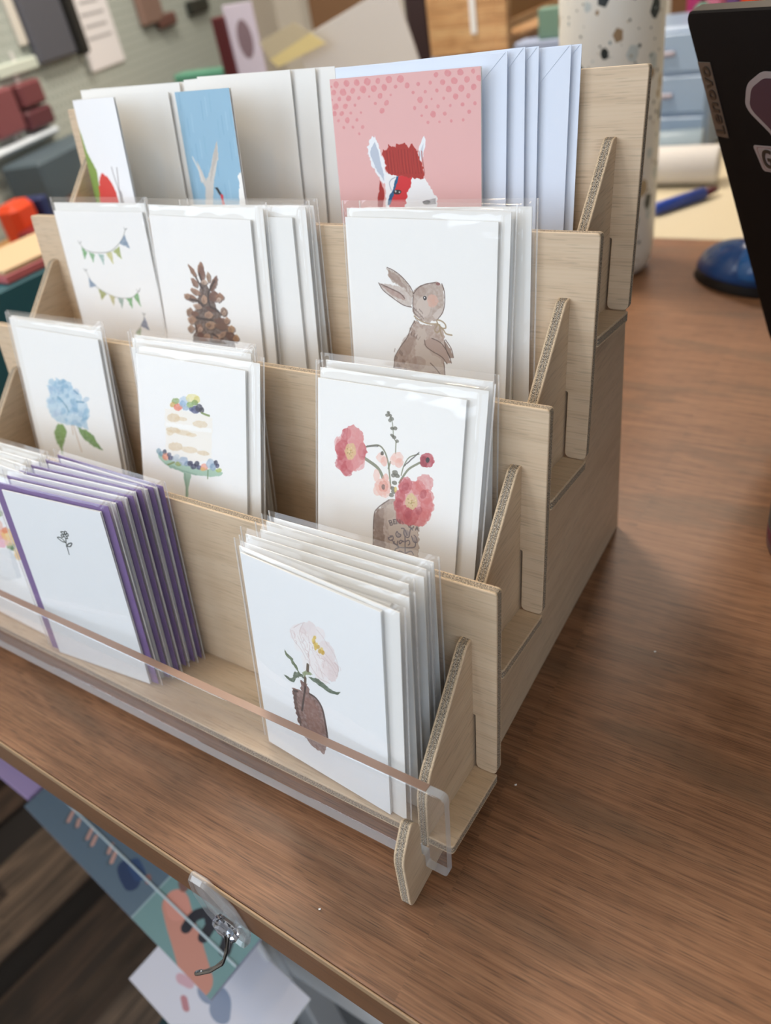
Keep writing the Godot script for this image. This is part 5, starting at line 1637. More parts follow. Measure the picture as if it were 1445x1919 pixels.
func counter() -> void:
	var t := thing("shop_counter", "long brown wood-grain shop counter under the card display", "counter")
	var plan := PackedVector2Array([Vector2(-0.97, -0.1079), Vector2(0.95, -0.1490), Vector2(0.95, 0.936), Vector2(-0.97, 0.942)])
	part("counter_top", slab(plan, 0.055, 0.0008), [M.table, M.table_edge], t, Transform3D(Basis(Vector3(1, 0, 0), Vector3(0, 0, -1), Vector3(0, 1, 0)), Vector3.ZERO))
	part("edge_band", box(Vector3(1.9, 0.0075, 0.0012), 0.0004), M.table_lip, t, T(Vector3(-0.01, -0.0042, 0.1294), Vector3(0, -1.226, 0)))
	var leg := box(Vector3(0.075, 0.835, 0.06), 0.003)
	for p in [Vector3(-0.309, -0.4745, 0.030), Vector3(0.85, -0.4745, 0.08), Vector3(-0.90, -0.4745, -0.86), Vector3(0.85, -0.4745, -0.86)]:
		part("leg", leg, M.white, t, T(p))
	part("apron", box(Vector3(1.09, 0.433, 0.02), 0.002), M.white, t, T(Vector3(0.275, -0.2725, 0.045)))
	part("panel", box(Vector3(1.09, 0.39, 0.012), 0.001), std(Color(0.42, 0.42, 0.42), 0.7), t, T(Vector3(0.275, -0.687, 0.020)))

# ------------------------------------------------------------------ the display stand
func stand() -> void:
	var t := thing("card_display", "four-tier pale plywood card display with clear front guard", "display stand")
	var wood := [M.birch, M.birch_edge]
	# side panels: one outline with a hook for the guard and a fin for each tier
	var pts := [Vector2(-0.274, 0.0), Vector2(0.0835, 0.0), Vector2(0.0800, 0.0455), Vector2(0.0660, 0.0640)]
	var rad := [0.0, 0.006, 0.006, 0.005]
	for q in [[0.020, 0.0640, 0.003], [-0.0078, 0.0638, 0.0], [-0.0078, 0.0562, 0.0]]:
		var p := tp(1, 0, q[0], q[1])
		pts.append(Vector2(p.z, p.y)); rad.append(q[2])
	for i in range(1, 5):
		for q in [[0.033 if i > 1 else 0.030, 0.0556, 0.004], [0.0425, 0.0510, 0.004], [0.0990, 0.0052, 0.0022], [0.0998, -0.0006, 0.001]]:
			var p := tp(i, 0, q[0], q[1])
			pts.append(Vector2(p.z, p.y)); rad.append(q[2])
	pts.append(Vector2(-0.266, 0.275)); rad.append(0.003)
	pts.append(Vector2(-0.274, 0.255)); rad.append(0.003)
	var flipped := []
	for p in pts:
		flipped.append(Vector2(-p.x, p.y))
	var side := slab(rounded(flipped, rad, 4), PLY)
	var turn := Basis(Vector3(0, 0, -1), Vector3(0, 1, 0), Vector3(1, 0, 0))
	part("side_panel", side, wood, t, Transform3D(turn, Vector3(FIN_X, 0, 0)))
	part("side_panel", side, wood, t, Transform3D(turn, Vector3(-WIDE - FIN_X + PLY, 0, 0)))
	# boards with slots that straddle the side panels
	var hi := 0.135
	var a := FIN_X - PLY - 0.0009; var b := FIN_X + 0.0014
	var c := -WIDE - FIN_X - 0.0014; var d := -WIDE - FIN_X + PLY + 0.0009
	var cut := 0.044
	var outline := rounded([Vector2(0, hi), Vector2(0, 0.0006), Vector2(b, 0.0006), Vector2(b, cut), Vector2(a, cut), Vector2(a, 0.0006), Vector2(d, 0.0006), Vector2(d, cut), Vector2(c, cut), Vector2(c, 0.0006), Vector2(-WIDE, 0.0006), Vector2(-WIDE, hi)], [0.0025, 0.004, 0.004, 0.0012, 0.0012, 0.002, 0.002, 0.0012, 0.0012, 0.004, 0.004, 0.0025], 4)
	var lean := Basis(Vector3(1, 0, 0), Vector3(0, cos(TILT), -sin(TILT)), Vector3(0, sin(TILT), cos(TILT)))
	var flat := Basis(Vector3(1, 0, 0), -lean.z, lean.y)
	var board := slab(outline, PLY)
	for i in range(1, 5):
		part("back_board", board, wood, t, Transform3D(lean, tier_origin(i)))
	var deep := 0.0560
	var shelf := slab(rounded([Vector2(0, 0.0016), Vector2(0, -deep), Vector2(-WIDE, -deep), Vector2(-WIDE, 0.0016)], [0.001, 0.003, 0.003, 0.001], 4), PLY)
	for i in range(1, 5):
		part("shelf", shelf, wood, t, Transform3D(flat, tier_origin(i)))
	# clear guard standing in the hooks
	var na := FIN_X - PLY - 0.0008; var nb := FIN_X + 0.0010
	var nc := -WIDE - FIN_X - 0.0010; var nd := -WIDE - FIN_X + PLY + 0.0008
	var lo := -0.0172; var mid := -0.0076; var top := 0.0460
	var g := slab(rounded([Vector2(0, top), Vector2(0, lo), Vector2(nb, lo), Vector2(nb, mid), Vector2(na, mid), Vector2(na, lo), Vector2(nd, lo), Vector2(nd, mid), Vector2(nc, mid), Vector2(nc, lo), Vector2(-WIDE, lo), Vector2(-WIDE, top)], [0.004, 0.003, 0.002, 0.001, 0.001, 0.002, 0.002, 0.001, 0.001, 0.002, 0.003, 0.004], 5), 0.0058, 0.0004)
	var gp := part("guard", g, [M.acrylic, M.acrylic_edge], t, Transform3D(lean, tp(1, 0, 0, 0.0630)))
	gp.set_meta("label", "clear acrylic front guard strip")
	var edge_tint := part("edge_reflection_tint", box(Vector3(WIDE - 0.022, 0.0004, 0.0052), 0.0001), M.acrylic_reflection_tint, gp, T(Vector3(-WIDE / 2, top + 0.0003, -0.0029)))  # tinted strip: brown reflected inside the clear edge is put into its colour
	edge_tint.set_meta("label", "brown reflection painted along the top edge of the guard")

# ------------------------------------------------------------------ on the counter
func ellipsoid(r: Vector3, cut_low := 0.0, seg := 28) -> ArrayMesh:
	var prof := []
	for k in 15:
		var t := lerpf(asin(cut_low), PI / 2, k / 14.0)
		prof.append(Vector2(maxf(cos(t), 0.0001), sin(t) - cut_low))
	prof.push_front(Vector2(0.0001, 0))
	var m := lathe(prof, seg)
	var st := SurfaceTool.new()
	st.append_from(m, 0, Transform3D(Basis.from_scale(r), Vector3.ZERO))
	return st.commit()

func lid_black() -> StandardMaterial3D:
	var m := std(Color(0.075, 0.065, 0.065), 0.75)
	m.metallic_specular = 0.2
	return m

func terrazzo_image() -> Image:
	var w := 1024; var h := 1024
	var im := Image.create(w, h, false, Image.FORMAT_RGB8)
	im.fill(Color(0.84, 0.83, 0.79))
	var rng := RandomNumberGenerator.new()
	rng.seed = 22
	var tints := [Color(0.07, 0.12, 0.12), Color(0.08, 0.13, 0.13), Color(0.36, 0.46, 0.49), Color(0.55, 0.45, 0.32), Color(0.70, 0.73, 0.72), Color(0.09, 0.15, 0.15), Color(0.66, 0.58, 0.44)]
	for k in 520:
		var big := k < 150
		var c := Vector2(rng.randf() * w, rng.randf() * h)
		var r := rng.randf_range(12, 34) if big else rng.randf_range(2, 8)
		var pts := PackedVector2Array()
		var nn := rng.randi_range(5, 7)
		for q in nn:
			var t := TAU * q / nn + rng.randf_range(-0.3, 0.3)
			pts.append(c + Vector2(cos(t) * r * rng.randf_range(0.6, 1.0), sin(t) * r * rng.randf_range(0.8, 1.25)))
		var col: Color = tints[rng.randi() % tints.size()]
		for y in range(maxi(0, int(c.y - r * 1.4)), mini(h, int(c.y + r * 1.4))):
			for x in range(int(c.x - r * 1.2), int(c.x + r * 1.2)):
				if Geometry2D.is_point_in_polygon(Vector2(x, y), pts):
					im.set_pixel(posmod(x, w), y, col)
	return im

func letters(text: String, size: float, deep: float) -> TextMesh:
	var tm := TextMesh.new()
	var f := SystemFont.new()
	f.font_names = PackedStringArray(["Droid Sans"])
	f.font_weight = 700
	tm.font = f
	tm.text = text
	tm.font_size = 64
	tm.pixel_size = size / 64.0
	tm.depth = deep
	return tm

func counter_things() -> void:
	# terrazzo vase
	var terr := textured(terrazzo_image(), 0.35, Vector3(1, 2.6, 1))
	var prof := [Vector2(0.0001, 0.0), Vector2(0.044, 0.0), Vector2(0.053, 0.004), Vector2(0.059, 0.014), Vector2(0.062, 0.03), Vector2(0.0625, 0.10), Vector2(0.0615, 0.25), Vector2(0.060, 0.44), Vector2(0.058, 0.446), Vector2(0.055, 0.444), Vector2(0.055, 0.40), Vector2(0.055, 0.06), Vector2(0.0001, 0.055)]
	solo("terrazzo_vase", lathe(prof, 56), terr, "tall pale terrazzo vase with dark chips behind the display", "vase", T(Vector3(-0.208, 0, -0.818), Vector3(0, 150, 0)))
	# mouse
	var t := thing("computer_mouse", "blue and black computer mouse on the counter beside the laptop", "mouse", Transform3D(Basis(Vector3.UP, deg_to_rad(-28)).scaled(Vector3(1.25, 1.3, 1.25)), Vector3(-0.020, 0, -0.800)))
	part("base", ellipsoid(Vector3(0.058, 0.020, 0.036), 0.0), M.black, t)
	part("shell", ellipsoid(Vector3(0.0565, 0.034, 0.0345), 0.12), std(Color(0.10, 0.27, 0.50), 0.25), t, T(Vector3(0, 0.010, 0)))
	part("button", ellipsoid(Vector3(0.030, 0.031, 0.026), 0.1), std(Color(0.13, 0.36, 0.62), 0.22), t, T(Vector3(0.020, 0.0145, 0.006)))
	part("scroll_wheel", lathe([Vector2(0.0001, -0.004), Vector2(0.009, -0.004), Vector2(0.010, -0.002), Vector2(0.010, 0.002), Vector2(0.009, 0.004), Vector2(0.0001, 0.004)], 20), M.black, t, T(Vector3(0.030, 0.0375, 0), Vector3(90, 0, 0)))
	# laptop, lid leaning towards the customer
	var hinge := Vector3(0.0586, 0.080, -0.4711)
	var tip := Vector3(-0.0247, 0.3507, -0.4157)
	var ey := (tip - hinge).normalized()
	var ex := Vector3(0.7071, 0, 0.7071)
	ex = (ex - ey * ex.dot(ey)).normalized()
	var b := Basis(ex, ey, ex.cross(ey))
	if b.z.dot(Vector3(-0.7, 0, 0.7)) < 0:
		b = Basis(ex, ey, -b.z)
	t = thing("laptop", "open black laptop seen from behind with stickers on its lid", "laptop", Transform3D(Basis(), hinge))
	var lh := 0.290; var lw := 0.37
	var lid := slab(rounded([Vector2(0, -0.004), Vector2(lw, -0.004), Vector2(lw, lh), Vector2(0, lh)], [0.022, 0.022, 0.010, 0.010], 6), 0.010, 0.0012)
	var lp := part("lid", lid, [lid_black(), std(Color(0.20, 0.17, 0.14), 0.4, 0.6)], t, Transform3D(b, Vector3.ZERO))
	var screen := std(Color(0.05, 0.05, 0.06), 0.1)
	part("screen", box(Vector3(lw - 0.02, lh - 0.03, 0.0006), 0, Vector3(lw / 2, lh / 2, -0.0104)), screen, lp)
	# name plate along the left edge
	part("name_plate", box(Vector3(0.016, 0.056, 0.0005), 0.0002), std(Color(0.27, 0.245, 0.225), 0.4), lp, T(Vector3(0.0095, lh - 0.062, 0.0003)))
	part("lettering", letters("Lenovo", 0.0150, 0.0006), std(Color(0.05, 0.045, 0.045), 0.4), lp, T(Vector3(0.0095, lh - 0.062, 0.0007), Vector3(0, 0, 90)))
	# stickers
	var edge := std(Color(0.55, 0.52, 0.53), 0.5)
	var blob := rounded([Vector2(0.075, lh - 0.038), Vector2(0.058, lh - 0.046), Vector2(0.054, lh - 0.050), Vector2(0.048, lh - 0.062), Vector2(0.052, lh - 0.068), Vector2(0.070, lh - 0.080), Vector2(0.074, lh - 0.088), Vector2(0.100, lh - 0.088), Vector2(0.108, lh - 0.060), Vector2(0.095, lh - 0.038)], [0.005], 4)
	part("sticker", slab(blob, 0.0004, 0.0001), edge, lp, T(Vector3(0, 0, 0.0005)))
	var inner := PackedVector2Array()
	var mid := Vector2(0.079, lh - 0.062)
	for p in blob:
		inner.append(mid + (p - mid) * 0.82)
	part("sticker_print", slab(inner, 0.0004, 0.0001), std(Color(0.20, 0.10, 0.19), 0.5), lp, T(Vector3(0, 0, 0.0007)))
	var plate := rounded([Vector2(0.046, lh - 0.0915), Vector2(0.105, lh - 0.087), Vector2(0.105, lh - 0.108), Vector2(0.052, lh - 0.1105)], [0.003], 4)
	part("sticker", slab(plate, 0.0004, 0.0001), edge, lp, T(Vector3(0, 0, 0.0006)))
	var pk := PackedVector2Array()
	mid = Vector2(0.0765, lh - 0.0990)
	for p in plate:
		pk.append(mid + (p - mid) * 0.88)
	part("sticker_border", slab(pk, 0.0004, 0.0001), std(Color(0.42, 0.28, 0.30), 0.5), lp, T(Vector3(0, 0, 0.0008)))
	pk = PackedVector2Array()
	for p in plate:
		pk.append(mid + (p - mid) * 0.84)
	part("sticker_face", slab(pk, 0.0004, 0.0001), edge, lp, T(Vector3(0, 0, 0.0010)))
	part("sticker_letter", letters("G", 0.019, 0.0004), std(Color(0.01, 0.01, 0.01), 0.5), lp, T(Vector3(0.0615, lh - 0.1000, 0.0013)))
	# base and riser, on the far side
	var away := Basis(ex, Vector3.UP, ex.cross(Vector3.UP))
	part("base", box(Vector3(lw, 0.016, 0.25), 0.003, Vector3(lw / 2, -0.008, -0.128 if away.z.dot(Vector3(-0.7, 0, 0.7)) > 0 else 0.128)), std(Color(0.06, 0.055, 0.055), 0.5), t, Transform3D(away, Vector3.ZERO))
	t = thing("laptop_riser", "dark riser the laptop stands on at the right edge", "laptop stand", Transform3D(away, Vector3(hinge.x, 0, hinge.z)))
	var sg := -1.0 if away.z.dot(Vector3(-0.7, 0, 0.7)) > 0 else 1.0
	part("top", box(Vector3(0.25, 0.006, 0.19), 0.001, Vector3(0.20, 0.0605, sg * 0.14)), M.black, t)
	for x in [0.10, 0.30]:
		part("leg", box(Vector3(0.012, 0.0575, 0.18), 0.001, Vector3(x, 0.02875, sg * 0.14)), M.black, t)
	# cup at the right edge
	t = thing("travel_cup", "teal and maroon cup at the right edge of the counter", "cup", T(Vector3(0.1335, 0, -0.297)))
	part("foot", lathe([Vector2(0.0001, 0), Vector2(0.031, 0), Vector2(0.036, 0.004), Vector2(0.037, 0.012), Vector2(0.0375, 0.024), Vector2(0.0001, 0.024)], 36), std(Color(0.30, 0.10, 0.15), 0.4), t)
	part("body", lathe([Vector2(0.0001, 0.024), Vector2(0.0375, 0.024), Vector2(0.040, 0.11), Vector2(0.038, 0.112), Vector2(0.036, 0.108), Vector2(0.034, 0.03), Vector2(0.0001, 0.03)], 36), std(Color(0.07, 0.20, 0.24), 0.35), t)
	# clear stick-on hook on the counter's front edge
	t = thing("stick_on_hook", "clear plastic stick-on hook with wire loop on counter edge", "hook", T(Vector3(-0.134, -0.036, 0.1262), Vector3(0, -1.2, 0)))
	var hex := rounded([Vector2(-0.011, 0.040), Vector2(0.004, 0.042), Vector2(0.017, 0.016), Vector2(0.018, -0.016), Vector2(0.008, -0.041), Vector2(-0.006, -0.041), Vector2(-0.018, -0.016), Vector2(-0.018, 0.014)], [0.003], 4)
	var hookmat := glass(Color(0.96, 0.97, 1.0, 0.02))
	part("plate", slab(hex, 0.0030, 0.0008), clear(0.22, 0.08), t, T(Vector3(0, 0, 0.0034)))
	var rim := Shape.new()
	for k in hex.size():
		var p := hex[k]; var q := hex[(k + 1) % hex.size()]
		var dd := q - p
		if dd.length() < 0.0002:
			continue
		var o := Vector3(dd.y, -dd.x, 0).normalized()
		rim.quad(Vector3(p.x, p.y, 0.0034), Vector3(q.x, q.y, 0.0034), Vector3(q.x * 0.94, q.y * 0.96, 0.0062), Vector3(p.x * 0.94, p.y * 0.96, 0.0062), o)
		rim.quad(Vector3(q.x * 0.94, q.y * 0.96, 0.0062), Vector3(p.x * 0.94, p.y * 0.96, 0.0062), Vector3(p.x * 0.88, p.y * 0.92, 0.0036), Vector3(q.x * 0.88, q.y * 0.92, 0.0036), -o)
	part("rim", rim.mesh(), clear(0.10, 0.06), t)
	part("boss", box(Vector3(0.016, 0.016, 0.008), 0.002, Vector3(0.004, -0.010, 0.0075)), hookmat, t)
	var o0 := Vector3(0.134, 0.036, -0.1262)
	var wire := []
	for q in [Vector3(-0.1265, -0.042, 0.1365), Vector3(-0.1275, -0.056, 0.1400), Vector3(-0.1295, -0.067, 0.1450), Vector3(-0.1370, -0.077, 0.1500), Vector3(-0.1470, -0.0865, 0.1545), Vector3(-0.1500, -0.0880, 0.1550), Vector3(-0.1510, -0.0850, 0.1580), Vector3(-0.1480, -0.0820, 0.1590), Vector3(-0.1360, -0.0730, 0.1540), Vector3(-0.1265, -0.0630, 0.1480), Vector3(-0.1235, -0.0520, 0.1420), Vector3(-0.1225, -0.0400, 0.1365)]:
		wire.append(q + o0)
	var cv := Curve3D.new()
	for k in wire.size():
		var tg: Vector3 = (wire[mini(k + 1, wire.size() - 1)] - wire[maxi(k - 1, 0)]) / 6.0
		cv.add_point(wire[k], -tg, tg)
	var baked := []
	for k in 61:
		baked.append(cv.sample_baked(cv.get_baked_length() * k / 60.0))
	part("wire", tube(baked, 0.0010, 10), M.metal, t)

# ------------------------------------------------------------------ behind the counter and along the wall
func far_things() -> void:
	# cream desk that continues behind the counter
	var t := thing("back_desk", "cream desk standing directly behind the wooden counter", "desk")
	part("desk_top", box(Vector3(1.85, 0.03, 1.2), 0.003), std(Color(0.80, 0.75, 0.64), 0.5), t, T(Vector3(-0.02, -0.016, -1.545)))
	for p in [Vector3(-0.88, -0.473, -1.0), Vector3(0.84, -0.473, -1.0), Vector3(-0.88, -0.473, -2.08), Vector3(0.84, -0.473, -2.08)]:
		part("leg", box(Vector3(0.05, 0.883, 0.05), 0.003), M.white, t, T(p))
	# pegboard on the left wall, things hanging on it
	var peg := Image.create(64, 64, false, Image.FORMAT_RGB8)
	peg.fill(Color(0.69, 0.725, 0.705))
	for q in [Vector2i(14, 14), Vector2i(46, 14), Vector2i(14, 46), Vector2i(46, 46)]:
		for y in range(-5, 6):
			for x in range(-5, 6):
				if x * x + y * y < 26:
					peg.set_pixel(q.x + x, q.y + y, Color(0.52, 0.56, 0.54))
	for y in 64:
		peg.set_pixel(0, y, Color(0.58, 0.60, 0.56))
	solo("pegboard", box(Vector3(0.012, 1.5, 2.3), 0.001), textured(peg, 0.7, Vector3(24, 24, 1)), "grey green pegboard covering the left wall", "pegboard", rt(-1.202, 0.62, -1.95))
	hung(-1.897, 0.43, 0.186, 0.35, 0.004, Color(0.93, 0.93, 0.95), "paper_notice", "long white paper notice hanging on the pegboard", true)
	hung(-1.66, 0.375, 0.17, 0.14, 0.02, Color(0.33, 0.34, 0.38), "hanging_packet", "dark grey packet hanging left of the white notice")
	hung(-1.772, 0.375, 0.035, 0.15, 0.03, Color(0.08, 0.08, 0.07), "hanging_pouch", "narrow black pouch hanging beside the white notice")
	hung(-1.555, 0.40, 0.03, 0.10, 0.01, Color(0.84, 0.83, 0.80), "hanging_tag", "pale narrow tag at the upper left of the pegboard")
	hung(-1.50, 0.315, 0.16, 0.025, 0.01, Color(0.80, 0.84, 0.80), "price_strip", "pale strip above the maroon packets on the pegboard")
	hung(-1.485, 0.263, 0.09, 0.050, 0.03, Color(0.44, 0.23, 0.25), "maroon_packet", "upper maroon packet hanging at the left of the pegboard")
	hung(-1.485, 0.213, 0.10, 0.040, 0.03, Color(0.36, 0.18, 0.21), "maroon_packet", "lower maroon packet hanging just above a pale strip")
	hung(-1.375, 0.245, 0.10, 0.09, 0.025, Color(0.50, 0.28, 0.30), "maroon_packet", "large maroon packet at the left edge of the photo")
	hung(-1.40, 0.178, 0.27, 0.014, 0.03, Color(0.80, 0.84, 0.88), "price_strip", "pale blue strip below the maroon packets")
	hung(-2.21, 0.365, 0.14, 0.10, 0.02, Color(0.52, 0.42, 0.38), "hanging_packet", "brownish packet hanging right of the white notice")
	hung(-2.30, 0.315, 0.12, 0.035, 0.02, Color(0.40, 0.26, 0.23), "hanging_packet", "short dark brown packet hanging below the brownish one")
	hung(-2.56, 0.325, 0.16, 0.04, 0.02, Color(0.12, 0.14, 0.12), "hanging_clip", "black clip hanging at the right of the pegboard")
	# ledge along that wall with goods
	t = thing("wall_ledge", "tan wooden ledge running along the pegboard wall", "ledge", rt(-1.08, 0.0, -1.35))
	part("top", box(Vector3(0.205, 0.03, 1.3), 0.002, Vector3(0, 0.012, 0)), textured(wood_image(256, 128, 90, Color(0.55, 0.38, 0.20), Color(0.68, 0.50, 0.29), Color(0.75, 0.60, 0.40), 0.1, 0.2), 0.5, Vector3(1, 1, 1)), t)
	for z in [-0.6, 0.6]:
		part("leg", box(Vector3(0.18, 0.91, 0.03), 0.002, Vector3(0, -0.458, z)), M.white, t)
	solo("orange_packet", box(Vector3(0.05, 0.10, 0.075), 0.012), std(Color(0.85, 0.27, 0.12), 0.4), "orange packet standing on the ledge at the left edge", "packet", rt(-1.03, 0.0775, -1.09))
	solo("red_box", box(Vector3(0.06, 0.055, 0.09), 0.004), std(Color(0.45, 0.10, 0.12), 0.5), "dark red box lying on the ledge before the orange packet", "box", rt(-0.975, 0.055, -1.075))
	solo("blue_box", box(Vector3(0.05, 0.09, 0.03), 0.004), std(Color(0.13, 0.18, 0.36), 0.5), "small dark blue box beside the orange packet", "box", rt(-1.03, 0.0725, -1.155))
	t = thing("goods_bin", "blue grey bin standing on the ledge below the pegboard", "bin", rt(-1.12, 0.0275, -1.42))
	part("bin_wall", box(Vector3(0.10, 0.13, 0.30), 0.006, Vector3(0, 0.065, 0)), std(Color(0.30, 0.36, 0.40), 0.6), t)
	solo("brown_basket", lathe([Vector2(0.0001, 0), Vector2(0.045, 0), Vector2(0.055, 0.05), Vector2(0.050, 0.05), Vector2(0.042, 0.008), Vector2(0.0001, 0.008)], 24), std(Color(0.26, 0.15, 0.09), 0.8), "round brown basket on the ledge behind the display", "basket", rt(-1.0, 0.0275, -1.31))
	solo("white_pebble_dish", lathe([Vector2(0.0001, 0), Vector2(0.02, 0), Vector2(0.032, 0.016), Vector2(0.028, 0.018), Vector2(0.0001, 0.008)], 24), M.white, "small white dish on the ledge before the brown basket", "dish", rt(-0.98, 0.0275, -1.19))
	# teal box left of the display, with a book and tissue on it
	solo("teal_box", box(Vector3(0.11, 0.152, 0.40), 0.004), std(Color(0.03, 0.33, 0.38), 0.6), "dark teal box on the counter left of the display", "box", T(Vector3(-0.857, 0.0765, -0.36)))
	solo("pink_book", box(Vector3(0.106, 0.010, 0.26), 0.001), std(Color(0.72, 0.40, 0.42), 0.6), "pink book lying on the dark teal box", "book", T(Vector3(-0.858, 0.1580, -0.425)))
	solo("cream_folder", box(Vector3(0.104, 0.006, 0.255), 0.001), std(Color(0.78, 0.68, 0.54), 0.6), "cream folder lying on the pink book", "folder", T(Vector3(-0.859, 0.1663, -0.425)))
	solo("crumpled_tissue", ellipsoid(Vector3(0.03, 0.026, 0.03), 0.0, 14), M.paper, "white crumpled tissue on the teal box at the left edge", "tissue", T(Vector3(-0.852, 0.1530, -0.265)))
	# back of the shop
	t = thing("red_album", "dark red album standing upright on the back desk", "album", T(Vector3(-0.98, 0, -1.20)))
	solo_parts_album(t)
	t = thing("picture_card", "white card with a small portrait print leaning on the red album", "card", T(Vector3(-1.196, 0.0, -1.29)))
	part("sheet", box(Vector3(0.085, 0.352, 0.006), 0.001, Vector3(0, 0.176, 0)), std(Color(0.80, 0.77, 0.84), 0.5), t)
	part("portrait", rotated_oval(0.022, 0.038), std(Color(0.50, 0.42, 0.46), 0.6), t, T(Vector3(0.004, 0.285, 0.0034)))
	t = thing("low_cabinet", "low white cabinet under the album beside the back desk", "cabinet", T(Vector3(-1.287, 0, -1.335)))
	part("body", box(Vector3(0.31, 0.885, 0.20), 0.004, Vector3(0, -0.4605, 0)), M.white, t)
	part("top", box(Vector3(0.32, 0.017, 0.22), 0.002, Vector3(0, -0.0095, 0)), M.white, t)
	solo("green_box", box(Vector3(0.16, 0.232, 0.05), 0.004), std(Color(0.32, 0.55, 0.46), 0.5), "green box standing left of the red album", "box", T(Vector3(-1.352, 0.1165, -1.30), Vector3(0, 8, 0)))
	solo("white_carton", box(Vector3(0.30, 0.118, 0.14), 0.003), std(Color(0.80, 0.79, 0.77), 0.6), "white carton on the back desk behind the envelopes", "carton", T(Vector3(-0.78, 0.0600, -1.27)))
	# big white sheet tipped on a corner
	var a := Vector2(-0.982, 0.278); var b2 := Vector2(-0.763, 0.341)
	var dir := (b2 - a).normalized(); var nrm := Vector2(dir.y, -dir.x)
	var sheet := slab(PackedVector2Array([a, b2 + dir * 0.03, b2 + dir * 0.03 + nrm * 0.23, a + nrm * 0.23]), 0.006, 0.0005)
	solo("white_board", sheet, std(Color(0.80, 0.79, 0.785), 0.4), "large tilted white board behind the envelopes", "board", T(Vector3(0, 0, -1.194)))
	t = thing("folded_note", "folded pale yellow note stuck on the corner of the white board", "note")
	part("upper_leaf", slab(PackedVector2Array([Vector2(-1.015, 0.289), Vector2(-0.917, 0.315), Vector2(-0.882, 0.294), Vector2(-0.997, 0.257)]), 0.0008, 0.0001), std(Color(0.74, 0.70, 0.60), 0.8), t, T(Vector3(-0.029, 0, -1.158)))
	part("lower_leaf", slab(PackedVector2Array([Vector2(-0.997, 0.257), Vector2(-0.882, 0.294), Vector2(-0.850, 0.274), Vector2(-0.980, 0.242)]), 0.0008, 0.0001), std(Color(0.86, 0.80, 0.58), 0.8), t, T(Vector3(-0.029, 0, -1.158)))
	# wooden crate on a stack of paper
	t = thing("wooden_crate", "light wooden crate standing on white cartons behind the envelopes", "crate", T(Vector3(-0.695, 0.199, -1.62)))
	var pine := textured(wood_image(512, 256, 95, Color(0.62, 0.46, 0.30), Color(0.75, 0.58, 0.40), Color(0.80, 0.66, 0.48), 0.12, 0.2), 0.5, Vector3(2, 4, 1))
	var inside := std(Color(0.58, 0.42, 0.23), 0.6)
	part("front_panel", box(Vector3(0.16, 0.34, 0.014), 0.001, Vector3(-0.005, 0.17, 0.225)), pine, t)
	part("post", box(Vector3(0.022, 0.34, 0.022), 0.001, Vector3(0.084, 0.17, 0.228)), pine, t)
	part("side_panel", box(Vector3(0.012, 0.30, 0.44), 0.001, Vector3(0.082, 0.19, 0.0)), inside, t)
	part("rail", box(Vector3(0.020, 0.016, 0.44), 0.001, Vector3(0.086, 0.042, 0.0)), pine, t)
	part("side_panel", box(Vector3(0.012, 0.34, 0.44), 0.001, Vector3(-0.085, 0.17, 0.0)), pine, t)
	part("base", box(Vector3(0.17, 0.014, 0.44), 0.001, Vector3(0, 0.007, 0)), pine, t)
	part("white_strip", box(Vector3(0.014, 0.12, 0.003), 0.0005, Vector3(0.020, 0.095, 0.2335)), M.white, t)
	solo("paper_carton", box(Vector3(0.22, 0.197, 0.44), 0.003), std(Color(0.66, 0.68, 0.74), 0.6), "pale grey carton under the wooden crate", "carton", T(Vector3(-0.685, 0.0990, -1.63)))
	solo("dark_pouch", box(Vector3(0.07, 0.36, 0.06), 0.014), std(Color(0.16, 0.08, 0.09), 0.6), "dark maroon pouch standing between white board and wooden crate", "pouch", T(Vector3(-0.835, 0.1805, -1.47)))
	solo("green_card_box", box(Vector3(0.05, 0.05, 0.03), 0.002), std(Color(0.40, 0.52, 0.46), 0.6), "small grey green box right of the wooden crate", "box", T(Vector3(-0.50, 0.241, -1.37)))
	solo("blue_folder", box(Vector3(0.17, 0.215, 0.05), 0.002), std(Color(0.56, 0.61, 0.72), 0.5), "pale blue folder standing between crate and terrazzo vase", "folder", T(Vector3(-0.485, 0.1085, -1.37)))
	struct("door_1", box(Vector3(0.30, 2.2, 0.04), 0.004), std(Color(0.56, 0.42, 0.30), 0.5), rt(-0.90, 0.19, -3.375))
	# right of the vase
	t = thing("drawer_unit", "pale blue plastic drawer unit behind the terrazzo vase", "drawer unit", T(Vector3(-0.280, 0, -1.43)))
	var pale := std(Color(0.52, 0.60, 0.70), 0.35)
	part("shell", box(Vector3(0.16, 0.215, 0.16), 0.006, Vector3(0, 0.1085, 0)), pale, t)
	for k in 3:
		var dr := part("drawer", box(Vector3(0.145, 0.060, 0.006), 0.002, Vector3(0, 0.042 + k * 0.067, 0.0815)), std(Color(0.58, 0.66, 0.75), 0.3), t)
		part("pull", box(Vector3(0.03, 0.008, 0.008), 0.002, Vector3(0, 0.042 + k * 0.067, 0.087)), std(Color(0.60, 0.56, 0.60), 0.4), dr)
	var along := Basis(Vector3(0, 0, 1), Vector3(1, 0, 0), Vector3(0, 1, 0))
	solo("plastic_roll", lathe([Vector2(0.0001, 0), Vector2(0.030, 0), Vector2(0.031, 0.002), Vector2(0.031, 0.148), Vector2(0.030, 0.15), Vector2(0.0001, 0.15)], 30), std(Color(0.60, 0.66, 0.70), 0.12), "shiny pale plastic roll lying before the drawer unit", "roll", Transform3D(Basis(Vector3.UP, 0.12) * along, Vector3(-0.345, 0.0315, -1.285)))
